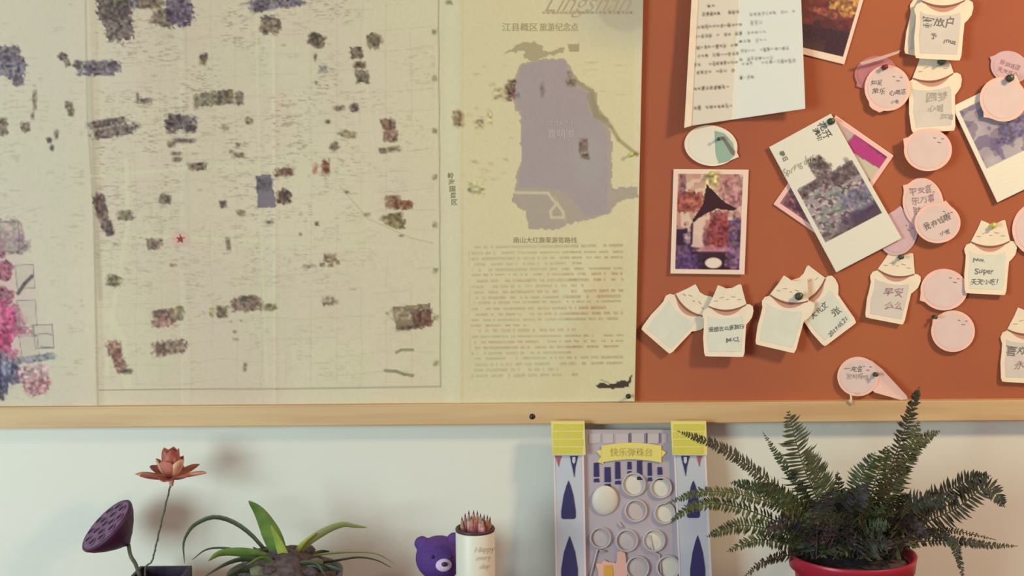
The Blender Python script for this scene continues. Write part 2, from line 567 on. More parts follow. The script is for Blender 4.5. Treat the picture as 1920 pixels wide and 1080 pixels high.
def paint_map(c):
    X, Y = c.X, c.Y
    low = vnoise(X, Y, 170, 1); low2 = vnoise(X, Y, 90, 2)
    base = np.array([214, 200, 176]) / 255.0
    c.c[:] = base
    c.mix((low - .35) * 1.1, (206, 190, 170)); c.mix((low2 - .45) * .9, (204, 204, 168))
    c.mix(np.clip((X - 500) / 500, 0, 1) * .7, (218, 212, 174))
    c.mix(np.clip(1 - np.abs(X - 330) / 230, 0, 1) * .5, (200, 182, 160))
    c.mix(np.clip((175 - X) / 60, 0, 1) * .5, (200, 190, 172))
    # fold lines, the light along their crests painted in pale
    for fx, al in ((343, .25), (516, .55), (690, .12)):
        c.line([(fx - 4, -30), (fx - 1, 770)], 3, (224, 216, 188), al, 3)
    c.line([(160, -30), (164, 220), (176, 400), (184, 770)], 3, (150, 142, 116), .5, 3)
    c.line([(168, 120), (176, 330), (188, 560)], 9, (176, 164, 140), .5, 5)  # shade on the falling side of the left fold, painted into the colour
    # quarters, lanes and alley hatching
    m = (X > 178) & (X < 815) & (Y < 722)
    d = np.abs(((X + 6 * vnoise(X, Y, 60, 5)) % 47) - 23)
    c.mix(np.clip(1.6 - d, 0, 1) * m * .13 * (cell(X, Y, 47, 60, 2) > .35), (160, 146, 118))
    d = np.abs(((Y + X * .05 + 10 * vnoise(X, Y, 80, 6)) % 38) - 19)
    c.mix(np.clip(1.5 - d, 0, 1) * m * .16 * (cell(X, Y, 70, 38, 4) > .3), (156, 142, 114))
    yy = Y + X * .06
    ys_ = yy + 5 * vnoise(X, Y, 45, 31)
    dash = vnoise(X, ys_ * 4.5, 10, 22) * .6 + vnoise(X, ys_ * 3.0, 5, 23) * .4
    dens = np.clip((vnoise(X, Y, 42, 24) - .25) * 1.8, 0, 1) * np.clip(1.2 - Y / 850 - np.clip(X - 640, 0, 200) / 300, .22, 1)
    c.mix(np.clip((dash - .56) * 5, 0, 1) * m * dens * .55, (142, 124, 106))
    c.mix(np.clip((.36 - dash) * 5, 0, 1) * m * dens * .30, (226, 214, 184))
    m2 = (X < 160)
    hat = np.clip((vnoise(X, yy * 4, 11, 26) - .62) * 4, 0, 1) * np.clip((vnoise(X, Y, 40, 27) - .4) * 3, 0, 1)
    c.mix(hat * m2 * .35, (160, 150, 122))
    # bigger roads, a ring road and canal, pale
    for pts, w in (([(200, 700), (215, 560), (240, 420), (236, 300)], 8), ([(170, 330), (400, 312), (640, 318), (815, 300)], 5),
                   ([(640, 350), (680, 405), (760, 440), (815, 452)], 3), ([(240, 728), (230, 640), (205, 590)], 14), ([(250, 440), (820, 470)], 5),
                   ([(480, 0), (486, 330), (500, 720)], 4), ([(680, 60), (700, 300)], 4)):
        c.line(pts, w, (212, 206, 172), .6, 3)
    c.line([(636, 348), (690, 410), (770, 446), (812, 456)], 1.6, (166, 156, 118), .6)
    # landmark drawings
    B = [(213, 8, 46, 44, DK, 4), (222, 48, 40, 44, (104, 84, 84), -12), (252, 2, 18, 22, PU, 0), (284, 6, 40, 16, BR, 0), (308, 34, 34, 26, BR, 20),
         (336, 16, 36, 48, (80, 62, 86), -14), (292, 38, 20, 8, BR, -20), (520, 4, 86, 20, (104, 92, 108), -8), (488, 12, 26, 18, PU, -14), (507, 47, 30, 26, BR, 5),
         (185, 128, 56, 23, (106, 92, 106), 0), (214, 124, 20, 14, PU, 30), (10, 100, 44, 22, PU, 0), (22, 126, 36, 34, (104, 92, 110), 20), (34, 152, 16, 16, PU, 0),
         (118, 106, 14, 12, DK, 30), (126, 118, 10, 14, DK, -20), (145, 121, 14, 14, DK, 20), (148, 140, 10, 6, PU, 0), (65, 188, 8, 38, BR, 0), (130, 198, 14, 12, BR, 0),
         (133, 211, 12, 12, OL, 0), (5, 238, 16, 28, BR, 0), (48, 238, 14, 16, BR, 0), (61, 218, 6, 14, BR, 0), (92, 263, 9, 12, DK, -20), (97, 277, 8, 10, DK, 0),
         (105, 252, 8, 16, BR, 0), (270, 189, 22, 9, DK, 0), (258, 184, 5, 20, BR, 0), (381, 109, 13, 15, DK, 0), (379, 118, 13, 8, OL, 0),
         (368, 191, 9, 26, BR, 0), (392, 186, 36, 22, (124, 112, 92), -6), (422, 183, 22, 22, BR, -6), (428, 176, 16, 14, OL, 0), (449, 183, 14, 22, BR, 5),
         (203, 230, 58, 13, (104, 84, 82), -10), (215, 246, 64, 18, (110, 90, 88), -10), (330, 229, 32, 22, (72, 52, 58), 0), (354, 232, 22, 24, (132, 116, 118), 0),
         (358, 241, 18, 12, DK, 0), (321, 247, 18, 8, BR, 0), (345, 264, 40, 8, DK, 0), (322, 271, 12, 10, BR, 0), (330, 288, 20, 7, BR, 0),
         (332, 299, 15, 9, BR, 0), (370, 312, 27, 13, (96, 78, 66), 0), (310, 373, 20, 16, BR, 0), (418, 383, 12, 12, DK, 0), (452, 399, 15, 10, OL, 0),
         (448, 291, 20, 9, BR, 0), (446, 272, 10, 8, OL, 0), (434, 284, 8, 7, BR, 0), (467, 226, 12, 12, OL, 0), (420, 238, 13, 10, (150, 140, 110), 0),
         (594, 76, 26, 20, (96, 80, 64), 20), (605, 130, 15, 12, (124, 116, 112), 0), (591, 108, 7, 15, BR, 0), (593, 155, 6, 7, BR, 0), (701, 77, 22, 24, (118, 104, 80), 15),
         (669, 99, 19, 19, (98, 82, 66), -5), (675, 122, 18, 11, (98, 78, 60), 0), (679, 144, 22, 20, (112, 98, 82), -5), (635, 203, 18, 9, BR, 0), (665, 202, 14, 13, DK, 0),
         (614, 228, 9, 7, OL, 0), (652, 252, 28, 13, (150, 134, 100), 10), (627, 276, 13, 16, BR, 40), (725, 234, 16, 20, (104, 74, 60), -15), (736, 234, 10, 18, (112, 82, 66), 0),
         (732, 255, 22, 17, (128, 92, 78), 0), (718, 283, 13, 10, BR, 0), (739, 279, 24, 9, (112, 96, 76), -6), (534, 322, 30, 14, (112, 70, 62), -6), (591, 316, 8, 16, (164, 100, 76), 0),
         (611, 315, 13, 24, (140, 76, 60), 0), (532, 369, 21, 22, (86, 62, 52), 0), (745, 383, 40, 15, (128, 76, 54), 0), (737, 371, 22, 9, (124, 84, 66), 0),
         (768, 384, 10, 12, (122, 76, 54), 0), (735, 406, 34, 10, OL, -8), (742, 416, 30, 18, (120, 106, 66), 20), (687, 403, 13, 6, OL, 0),
         (188, 386, 18, 34, (96, 70, 66), -12), (196, 412, 17, 44, (110, 84, 78), -16), (206, 434, 12, 14, DK, -10), (235, 404, 24, 15, (120, 106, 84), 0),
         (290, 458, 22, 17, (128, 102, 92), 0),  (428, 458, 8, 22, BR, -10), (213, 527, 23, 18, (124, 108, 84), 10),
         (308, 598, 34, 24, (148, 106, 98), 0), (303, 585, 30, 9, (118, 92, 80), -6), (332, 588, 22, 20, (150, 128, 104), -12), (318, 652, 50, 22, (140, 108, 96), -8),
         (302, 655, 16, 16, (112, 90, 78), 0), (214, 654, 22, 24, (150, 104, 92), -10), (223, 676, 18, 32, (126, 84, 76), -22), (236, 696, 22, 9, (96, 82, 66), 8),
         (397, 585, 12, 14, (150, 138, 96), 0), (417, 584, 17, 18, (112, 94, 70), 0), (462, 570, 44, 22, (124, 98, 86), -3), (464, 560, 20, 10, BR, 0), (503, 576, 23, 12, (130, 114, 84), 0),
         (432, 603, 6, 4, BR, 0), (452, 602, 5, 4, BR, 0), (441, 622, 8, 6, OL, 0), (441, 636, 10, 5, OL, 0), (459, 688, 8, 14, OL, 10), (616, 565, 20, 14, (146, 130, 108), 0),
         (630, 566, 8, 8, (150, 136, 112), 0), (618, 484, 20, 13, (140, 118, 92), 0), (604, 497, 10, 8, OL, 0), (620, 497, 10, 7, OL, 0), (633, 492, 8, 8, OL, 0), (580, 500, 18, 7, (140, 130, 98), 0),
         (505, 417, 14, 6, BR, 0), (594, 420, 8, 8, OL, 0), (563, 439, 6, 6, BR, 0), (650, 360, 10, 6, BR, 0), (664, 363, 14, 3, BR, 0), (325, 497, 12, 6, OL, 0), (752, 442, 10, 5, (170, 130, 96), 0),
         (664, 542, 20, 5, (176, 168, 136), 0)]
    for i, (x, y, w, h, col, a) in enumerate(B):
        c.blob(x, y, w, h, col, a, .95, 11 + i % 60)
    for i in range(46):   # small signs between the landmarks
        x, y = rng.uniform(190, 640), rng.uniform(40, 560)
        c.blob(x, y, rng.uniform(5, 13), rng.uniform(3, 6), (146, 128, 104), rng.uniform(-10, 10), .45, 70 + i)
    st = [(338 + (10 if k % 2 == 0 else 4.2) * math.sin(k * math.pi / 5), 448 - (10 if k % 2 == 0 else 4.2) * math.cos(k * math.pi / 5)) for k in range(10)]
    c.ell(338, 448, 34, 30, (206, 160, 150), 0, .5, 8); c.poly(st, (146, 44, 48), .95)
    # a purple pond, a photograph of a gate lower right
    c.poly([(480, 330), (508, 328), (518, 388), (484, 390)], (108, 98, 112), .85, 3)
    c.blob(496, 345, 26, 20, (92, 80, 88), 5, .7, 33)
    c.poly([(736, 576), (806, 568), (810, 608), (744, 620)], (134, 114, 90), .95, 3)
    c.blob(765, 588, 56, 22, (176, 160, 132), -5, .7, 44, 4)
    c.blob(791, 597, 30, 26, (116, 78, 66), -5, .95, 45)
    c.blob(768, 614, 50, 8, (98, 74, 58), -6, .9, 46)
    c.line([(743, 661), (752, 656), (774, 656)], 5, (136, 130, 98), .8)
    c.line([(722, 695), (742, 696), (758, 702), (774, 704)], 6, (138, 132, 100), .85)
    # printed frame with its margin numbers
    c.line([(822, -30), (824, 300), (826, 725)], 2.2, (150, 146, 118), .8)
    c.line([(186, 731), (520, 729), (826, 725)], 2.2, (150, 142, 118), .85)
    c.line([(815, 545), (826, 545)], 1, (170, 160, 130), .6)
    for i, y in enumerate((60, 147, 245, 332, 422, 508, 595, 682)):
        c.blob(814 + i * .5, y, 9, 10, (150, 144, 108), 0, .8, 90 + i, 3)
    c.blob(841, 5, 12, 9, (120, 112, 84), 0, .9, 3)
    c.blob(860, 222, 18, 26, (142, 108, 76), 0, .9, 8)
    # right hand panel
    m = np.clip((X - 864) / 2, 0, 1) * np.clip((1193 - X) / 6, 0, 1) * np.clip((752 - Y) / 10, 0, 1)
    c.mix(m * .5, (214, 202, 158))
    c.mix(np.clip((840 - np.abs(X - 845) * 1e3 / 18) / 840, 0, 1) * .25, (222, 216, 180))  # light caught by the fold beside the panel, painted as a pale band
    c.mix(np.clip(1 - np.hypot((X - 1190) / 170, (Y - 10) / 110), 0, 1) * 1.0, (176, 176, 160))
    c.ell(1172, 0, 110, 118, (176, 166, 142), 0, .45, 6)
    L = (166, 152, 156)
    c.poly([(944, 100), (968, 86), (986, 78), (1002, 78), (1020, 88), (1016, 96), (1030, 98), (1058, 86), (1058, 98), (1030, 104), (1004, 114), (983, 110), (986, 96)], (168, 156, 122), .9, 5)
    c.poly([(1064, 84), (1086, 82), (1086, 96), (1068, 98)], (162, 152, 116), .85, 3)
    c.poly([(975, 122), (990, 114), (1026, 111), (1060, 110), (1070, 124), (1080, 146), (1104, 164), (1120, 176), (1122, 216), (1142, 236), (1148, 268), (1146, 353), (1196, 350), (1196, 368), (1160, 380),
            (1140, 403), (1090, 414), (1038, 430), (990, 430), (986, 396), (961, 380), (961, 362), (966, 357), (970, 320), (977, 300), (975, 212), (966, 206), (961, 180), (966, 140)], (172, 160, 146), 1, 5)
    c.poly([(979, 124), (1026, 113), (1058, 113), (1068, 130), (1074, 158), (1100, 176), (1106, 216), (1134, 240), (1140, 268), (1140, 400), (1100, 405), (1060, 360), (1030, 352), (972, 350), (976, 312), (979, 205), (969, 200), (966, 170)], L, .9, 5)
    c.mix(np.clip(1 - np.hypot((X - 1100) / 60, (Y - 300) / 90), 0, 1) * .6 * ((X < 1140) & (X > 1000)), (168, 164, 160))
    c.line([(1078, 152), (1110, 170), (1116, 200), (1146, 238), (1160, 262), (1194, 290)], 7, (158, 148, 110), .8, 3)
    c.line([(1106, 180), (1118, 216), (1136, 226)], 12, (150, 138, 110), .7, 4)
    c.line([(966, 361), (1028, 362), (1036, 374), (1046, 384), (1056, 398), (1056, 408), (1034, 408), (1032, 396), (1044, 382)], 5, (206, 194, 164), .95, 2)
    c.line([(1040, 366), (1060, 405), (1062, 428)], 2, (200, 192, 150), .6)
    for x, y, w, h, col in ((957, 172, 17, 26, (92, 56, 52)), (960, 153, 16, 8, (100, 72, 62)), (1017, 170, 8, 22, (120, 104, 100)), (1094, 272, 14, 22, (112, 88, 78)), (1097, 293, 14, 10, (112, 92, 76)),
                            (1071, 155, 15, 13, (134, 120, 98)), (1068, 140, 10, 10, (140, 124, 104)), (972, 178, 5, 10, (120, 100, 96)), (939, 176, 24, 18, (190, 176, 130)),
                            (918, 220, 10, 22, (196, 176, 128)), (898, 232, 18, 14, (192, 176, 130)), (893, 352, 26, 18, (190, 186, 136)), (930, 335, 12, 3, (150, 140, 100)), (910, 332, 24, 3, (176, 164, 116))):
        c.blob(x, y, w, h, col, 0, .9, 21)
    for i in range(34):
        c.blob(rng.uniform(875, 960), rng.uniform(110, 340), rng.uniform(5, 16), rng.uniform(3, 7), (192, 172, 130), 0, .4, 30 + i)
    for i in range(12):
        c.blob(rng.uniform(1080, 1180), rng.uniform(105, 180), rng.uniform(10, 34), rng.uniform(2, 4), (190, 174, 132), 0, .45, 50 + i)
    # flourish with the dotted line under it
    for i in range(21):
        c.blob(1020 + i * 8.2, 23.6, 5.5 if i > 11 else 7, 4.2, (124, 96, 72), 0, .9, 12 + i, 2)
    # small print: 23 rows
    for r in range(24):
        y = 463 + r * 10.45 - (0 if r % 5 else 1)
        x0 = 884 + 6 * (r % 3 == 0); x1 = 1168 if r % 4 != 3 else rng.uniform(1060, 1150)
        if r in (14, 22, 23): x1 = rng.uniform(950, 1100)
        yy = Y + (X - 1020) * .012
        col = (168, 128, 100) if 3 < r < 19 and r % 3 != 1 else (156, 146, 112)
        mm = np.clip(2.4 - np.abs(yy - y) / 1.25, 0, 1) * (X > x0) * (X < x1)
        tx = (cell(X, yy * 0 + y, 4.6, 9, r) > .25) * (.35 + .65 * vnoise(X, yy, 3.2, r))
        c.mix(mm * tx * (.62 if X is not None else 0) * (.75 + .35 * (X > 1060)), col)
    c.line([(880, 470), (882, 700)], 1, (180, 160, 120), .4)
    # ink dragon boat in the corner
    c.poly([(1118, 722), (1128, 717), (1140, 722), (1152, 720), (1164, 713), (1176, 714), (1182, 702), (1185, 702), (1182, 718), (1176, 722), (1180, 726), (1160, 729), (1130, 729), (1120, 728)], (58, 48, 40), .95, 3)
    c.line([(1126, 712), (1142, 718)], 2, (120, 110, 84), .6)
    # lotus and album pages at the left margin
    c.mix(np.clip(1 - np.hypot((X + 20) / 110, (Y - 590) / 190), 0, 1) * 1.0, (206, 164, 164))
    Q = [(16, 432, 40, 34, (168, 132, 132), 0), (10, 450, 56, 24, (160, 120, 140), 6), (24, 466, 50, 18, (150, 124, 124), -8), (2, 468, 14, 26, (142, 74, 96), 0), (6, 506, 26, 26, (138, 70, 92), 30),
         (4, 556, 30, 28, (134, 66, 88), 20), (22, 592, 28, 30, (178, 92, 122), 0), (36, 613, 24, 30, (168, 82, 112), 0), (6, 610, 34, 62, (200, 84, 130), 0), (2, 640, 30, 34, (178, 60, 104), 0),
         (12, 668, 26, 30, (176, 96, 120), 30), (66, 672, 70, 12, (120, 116, 134), -8), (24, 690, 24, 14, (96, 104, 124), 30), (26, 704, 32, 24, (66, 62, 98), 0), (4, 712, 18, 42, (72, 66, 100), 0),
         (6, 684, 22, 34, (140, 140, 160), 0), (62, 698, 50, 22, (206, 164, 168), -10), (68, 724, 40, 28, (196, 136, 144), -10), (-6, 700, 16, 60, (60, 52, 86), 0), (56, 620, 14, 20, (220, 180, 176), 0)]
    for i, (x, y, w, h, col, a) in enumerate(Q):
        c.blob(x, y, w, h, col, a, .9, 120 + i, 8)
    G = (126, 114, 120)
    for x0, y0, x1, y1, w in ((-10, 416, 34, 470, 2), (28, 496, 62, 540, 1.6), (32, 562, 66, 612, 1.6), (62, 608, 98, 652, 2), (36, 630, 70, 668, 1.2)):
        c.rect((x0 + x1) / 2, (y0 + y1) / 2, x1 - x0, y1 - y0, (186, 176, 160), 2, .45, 1)
        c.line([(x0, y0 + 2), (x1, y0), (x1 + 3, y1), (x0 + 5, y1 + 2), (x0, y0 + 2)], w, G, .75)
    c.line([(34, 550), (46, 532), (60, 518)], 7, (84, 74, 74), .85, 2)
    c.line([(64, 628), (86, 625), (98, 628)], 2, G, .8)
    c.line([(76, 650), (100, 652)], 2, (120, 100, 110), .8)
    c.line([(56, 738), (80, 718), (94, 716)], 2.5, (150, 84, 108), .7)
    c.blob(2, 742, 10, 16, (60, 50, 60), 0, .9, 5)
    c.c = np.clip(c.c * (1 + (vnoise(X, Y, 3, 40)[..., None] - .5) * .03), 0, 1)


MAPC = [(-70, -34), (1207, -34), (1190, 753), (-70, 768)]
mp = sheet('map', MAPC, 2.1, map_surf, paint_map, M['paper'], (206, 196, 158), .0014)
tag(mp, 'large yellowed illustrated city map sheet with fold lines pinned over the board', 'map')
for (t, x, y, s, mm, a, sx_) in (('江县概区', 975, 52, 17, 'maptext', 0, 1.0), ('旅游纪念点', 1048, 52, 17, 'maptext', 0, .86), ('南山大红旗渠游览路线', 1022, 451, 12, 'mapdark', 0, 1.0),
                       ('北京市自然保护', 1052, 231, 9.5, 'mapwhite', 0, 1.0), ('昆明湖', 1052, 252, 17, 'mapwhite', 0, 1.0)):
    wrt('lettering', t, x, y, s, map_surf, M[mm], mp, a, sx=sx_)
for i, ch in enumerate('岭海国景区'):
    wrt('lettering', ch, 845 + i * 1.6, 330 + i * 12.4, 12, map_surf, M['mapdark'], mp, 0, bold=.25)
wrt('script_lettering', 'Lingshan', 1098, 6, 52, map_surf, M['mapred'], mp, 0, shear=.6, sx=.9, bold=-.9)


def pushpin(px, py, depth, m='pin', r=.0042, label='', h=.010, group='push pins in the board'):
    """depth: how far in front of the wall the pinned surface is"""
    c = P(px, py, -depth)
    n = Vector((random.uniform(-.1, .1), -1, random.uniform(.02, .25))).normalized()
    root = empty('push_pin', c)
    tag(root, label, 'push pin', group)
    V, F = lathe([(0, 0), (r, 0), (r * 1.05, .0012), (r * .62, .0028), (r * .5, h * .65), (r * .82, h * .82), (r * .9, h * .92), (r * .6, h), (0, h + .0002)], c, n, 16)
    link('pin_head', mesh('pin_head', V, F), M[m], root, True)
    V, F = tube_pts([c + n * .001, c - n * .009], .0005, 6)
    link('needle', mesh('needle', V, F), M['pinm'], root)
    return root


# ---------------------------------------------------------------- cards on the felt
CAT = [(-16, -72), (-23, -56), (-34, -35), (-37, -29), (-44, -26), (-48, -18), (-47, -12), (-45, -6), (-46, 10), (-48, 29), (-47, 58), (-45, 64), (-38, 65), (20, 68), (28, 68), (31, 60), (33, 36), (36, 6),
       (42, 0), (48, -8), (51, -20), (50, -29), (44, -33), (38, -33), (34, -50), (29, -72), (24, -72), (12, -66), (0, -65), (-8, -69)]


def place(pts, cx, cy, s, ang):
    a = R(ang)
    return [(cx + s * (x * math.cos(a) - y * math.sin(a)), cy + s * (x * math.sin(a) + y * math.cos(a))) for x, y in pts]


def inv_surf(cx, cy, s, ang, base, bend, curl=0.0, twist=0.0):
    a = R(ang)

    def f(X, Y):
        dx = (X - cx) / s; dy = (Y - cy) / s
        u = dx * math.cos(a) + dy * math.sin(a); v = -dx * math.sin(a) + dy * math.cos(a)
        t = np.clip((v + 60) / 125.0, -.1, 1.1)
        off = base + bend * t ** 2 + curl * (u / 45.0) ** 2 + twist * t * (u / 45.0)
        return -np.maximum(off, base * .98)
    return f


def cat_tag(cx, cy, s, ang, base, bend, label, writing=(), panel='panel', curl=.0005, twist=0.0, cardm='cream'):
    sf = inv_surf(cx, cy, s, ang, base, bend, curl, twist)
    q = lambda pts: place(pts, cx, cy, s, ang)
    o = card('cat_shaped_tag', q(CAT), sf, M[cardm])
    tag(o, label, 'tag', 'cat shaped paper tags on the board')
    card('writing_panel', q([(-38, -14), (-30, -10), (-10, -7), (14, -8), (28, -12), (30, -4), (27, 30), (24, 58), (-38, 56), (-40, 28), (-37, 6)]), sf, M[panel], o, .0003, 9, .0004)
    arc = [(x, -33 + 9 * (1 - (x / 36.0) ** 2)) for x in np.linspace(-35, 37, 15)]
    card('collar', q(arc + [(x, y + 4.2 - abs(x) * .05) for x, y in reversed(arc)]), sf, M['collar'], o, .0006, 9, .0008)
    a2 = [(x, -28 + 8 * (1 - (x / 30.0) ** 2)) for x in np.linspace(-28, 30, 13)]
    card('bib', q(a2 + [(x, y + 7 * (1 - (x / 31.0) ** 2)) for x, y in reversed(a2)]), sf, M['bib'], o, .0003, 9, .0003)
    # closed eyes, nose and whisker strokes
    st = []
    for (x0, y0, x1, y1) in ((-14, -47, -6, -49), (9, -49, 17, -48), (0, -44, 4, -44), (-24, -42, -17, -42), (21, -43, 28, -43)):
        pp = place([(x0, y0), (x1, y1)], cx, cy, s, ang)
        k = 8
        xs = np.linspace(pp[0][0], pp[1][0], k); ysx = np.linspace(pp[0][1], pp[1][1], k)
        Wp = PN(xs, ysx, sf(xs, ysx) - .0003)
        st.append(tube_pts(list(Wp), .0005, 5))
    link('face_strokes', mesh('face_strokes', *merge(st)), M['inkfaint'], o)
    for (t, x, y, size, da, mm) in writing:
        (wx, wy), = place([(x, y)], cx, cy, s, ang)
        wrt('handwriting', t, wx, wy, size * s * .9, sf, M[mm], o, ang + da, jitter=.3, bold=.12, lift=.0009)
    return o


def disc_outline(rx, ry, nub=None, n=40):
    pts = []
    for k in range(n):
        a = 2 * math.pi * k / n
        r = 1.0
        if nub is not None:
            for nb in nub:
                d = (math.degrees(a) - nb + 180) % 360 - 180
                r += .17 * math.exp(-(d / 7.0) ** 2)
        pts.append((rx * r * math.cos(a), ry * r * math.sin(a)))
    return pts


def round_tag(cx, cy, rx, ry, ang, base, bend, label, nub=(135,), writing=(), cm='pink', pm='pinkin', curl=.0006, twist=0, face=True):
    s = rx / 43.0
    sf = inv_surf(cx, cy, s, ang, base, bend, curl, twist)
    o = card('round_tag', place(disc_outline(rx, ry, nub), cx, cy, 1, ang), sf, M[cm], None, .0008, 9)
    tag(o, label, 'tag', 'round pink paper tags on the board')
    card('writing_panel', place(disc_outline(rx * .86, ry * .86, None, 32), cx, cy, 1, ang), sf, M[pm], o, .0003, 9, .0004)
    for (t, x, y, size, da, mm) in writing:
        (wx, wy), = place([(x, y)], cx, cy, 1, ang)
        wrt('handwriting', t, wx, wy, size, sf, M[mm], o, ang + da, jitter=.3, bold=.05, lift=.0009)
    if face:
        st = []
        for (x0, y0, x1, y1) in ((10, -22, 14, -21), (24, -20, 28, -20), (17, -14, 23, -13)):
            pp = place([(x0, y0), (x1, y1)], cx, cy, s, ang)
            xs = np.linspace(pp[0][0], pp[1][0], 4); ysx = np.linspace(pp[0][1], pp[1][1], 4)
            st.append(tube_pts(list(PN(xs, ysx, sf(xs, ysx) - .0006)), .0007, 5))
        link('face_strokes', mesh('face_strokes', *merge(st)), M['inkred'], o)
    return o


# letter
def letter_surf(X, Y):
    return -(.0135 + .017 * np.abs((X - 1385 + (Y - 100) * .03) / 115.0) ** 1.1 + .003 * np.clip((Y - 60) / 170, 0, 1) + .0008 * (vnoise(X, Y, 60, 2) - .5))


def paint_letter(c):
    X, Y = c.X, c.Y
    c.mix(np.ones_like(X), (224, 226, 218))
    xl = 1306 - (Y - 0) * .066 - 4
    c.mix(np.clip((X - xl - 8) / 2, 0, 1) * .35 * (X < 1385 - Y * .06), (206, 190, 168))  # left half turned from the window, its shade painted in tan
    for i, (y, x0, x1) in enumerate(((12, 1316, 1342), (27, 1316, 1386), (27, 1405, 1492), (52, 1300, 1392), (44, 1398, 1430), (69, 1300, 1392), (62, 1400, 1436), (90, 1298, 1384), (78, 1385, 1438),
                                     (106, 1300, 1386), (96, 1388, 1480), (122, 1300, 1384), (112, 1386, 1450), (137, 1298, 1378), (120, 1390, 1492), (146, 1386, 1422), (167, 1300, 1368), (203, 1300, 1374))):
        n = max(3, int((x1 - x0) / 7.0))
        for k in range(n):
            x = x0 + (k + .5) * (x1 - x0) / n
            yy = y - (x - x0) * .07
            if _lat[i, k] > .12:
                c.blob(x, yy, 5.6, 3.5 + 4.5 * _lat[k, i], (96, 90, 84) if x < 1390 else (140, 144, 140), 0, .95, 10 + i + k, 2.2)
    c.line([(1383, 12), (1378, 60), (1374, 120)], 1.4, (190, 186, 170), .3)


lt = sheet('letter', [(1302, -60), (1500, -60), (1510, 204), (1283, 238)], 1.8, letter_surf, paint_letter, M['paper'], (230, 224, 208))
tag(lt, 'tall white handwritten letter sheet with a bent lower edge at the top of the board', 'letter')
# narrow flap along the left edge of the letter
o = card('folded_edge', [(1300, -60), (1312, -60), (1296, 236), (1283, 240)], lambda X, Y: letter_surf(X, Y) - .0015, M['cream'], lt, .0006, 14)


def framed(x0, y0, b, col=(238, 208, 190)):
    return col


def photo(name, corners, border, paint, label, cat='photo', depth=.0125, tiltx=.0, bcol=(240, 214, 196), group=None, bend=.003, step=1.6, gloss=True):
    """border = (top, right, bottom, left) in px; paint in local u,v pixels"""
    xs = [c[0] for c in corners]; ys = [c[1] for c in corners]
    cx, cy = sum(xs) / 4, sum(ys) / 4; rad = max(math.hypot(x - cx, y - cy) for x, y in corners)

    def sf(X, Y):
        t = ((Y - cy) / rad)
        return -(depth + bend * (t * .5 + .5) ** 2 + .0012 * ((X - cx) / rad) ** 2)

    def pp(c):
        c.mix(np.ones_like(c.X), bcol)
        U, V = c.U, c.V
        t, r, b, l = border
        inside = (U > l) & (U < c.W - r) & (V > t) & (V < c.H - b)
        keep = c.c.copy()
        X, Y = c.X, c.Y
        c.X, c.Y = U, V
        paint(c)
        c.X, c.Y = X, Y
        if not getattr(c, 'free', False):
            c.c = np.where(inside[..., None], c.c, keep)
    o = sheet(name, corners, step, sf, pp, M['gloss' if gloss else 'paper'], bcol)
    tag(o, label, cat, group)
    o['depth_off'] = depth
    return o, sf


def paint_tower(c):   # evening street under a dark awning (local 138 x 197)
    X, Y = c.X, c.Y
    c.mix(np.ones_like(X), (206, 168, 150))
    c.mix(vnoise(X, Y, 14, 3) * .9, (188, 128, 118)); c.mix((vnoise(X, Y, 9, 6) > .62) * .7, (226, 206, 180))
    c.blob(30, 62, 44, 30, (160, 68, 60), 0, .9, 4); c.blob(18, 30, 12, 40, (120, 70, 86), 0, .8, 9)
    c.blob(72, 18, 22, 30, (224, 206, 140), 0, .9, 2); c.blob(112, 44, 34, 50, (178, 120, 130), 0, .8, 5)
    c.rect(70, 190, 140, 44, (52, 24, 56)); c.blob(24, 160, 44, 70, (78, 48, 96), 0, .95, 6, 8); c.blob(122, 150, 34, 90, (84, 56, 104), 0, .9, 7, 8)
    c.rect(62, 118, 44, 60, (224, 196, 180), 4, .9, 3); c.rect(84, 122, 42, 54, (186, 120, 110), 0, .85, 3)
    c.blob(90, 112, 28, 54, (136, 52, 60), 0, .95, 8); c.blob(66, 128, 12, 36, (110, 52, 62), 0, .9, 9)
    c.rect(16, 128, 26, 30, (46, 24, 54), 0, .9, 2); c.blob(30, 130, 12, 16, (222, 190, 190), 0, .9, 3)
    c.rect(86, 152, 60, 12, (190, 120, 150), 2, .7, 3)
    c.poly([(63, 28), (74, 40), (98, 62), (122, 74), (112, 78), (84, 74), (62, 84), (40, 100), (34, 112), (40, 92), (56, 68)], (58, 26, 38), 1, 2)
    c.line([(38, 104), (38, 140)], 4, (70, 40, 66), .95)
    c.rect(80, 172, 84, 34, (48, 22, 40), 0, .95, 4); c.blob(30, 176, 40, 26, (112, 78, 132), 0, .8, 11, 6); c.blob(120, 168, 24, 30, (150, 112, 150), 0, .7, 12, 6)
    c.ell(81, 176, 32, 20, (232, 214, 200), 0, 1, 2)


o, sf = photo('photo_card', [(1263, 317), (1404, 318), (1396, 515), (1257, 513)], (9, 10, 8, 8), paint_tower, 'upright photo card of a red evening street under a dark pointed awning, pink border', depth=.0125)
pushpin(1334, 326, .0132, 'pinclear', label='yellow pin at the top of the evening street photo card', r=.0036)


def paint_fire(c):    # local 170 x 190, lower right corner shows
    X, Y = c.X, c.Y
    c.mix(np.ones_like(X), (64, 24, 40))
    c.mix(vnoise(X, Y, 16, 3) * (Y < c.H - 62) * 1.0, (124, 44, 42)); c.mix((vnoise(X, Y, 10, 8) - .3) * (Y < c.H - 62), (150, 80, 60))
    c.blob(c.W - 28, c.H - 124, 40, 44, (200, 150, 84), 20, 1.0, 2, 12)
    c.blob(c.W - 60, c.H - 90, 60, 12, (156, 84, 70), 8, .8, 4, 12)
    c.mix(np.clip((Y - (c.H - 70)) / 20, 0, 1), (56, 22, 42)); c.mix(np.clip((Y - (c.H - 40)) / 20, 0, 1) * (X < c.W - 50), (74, 46, 46))


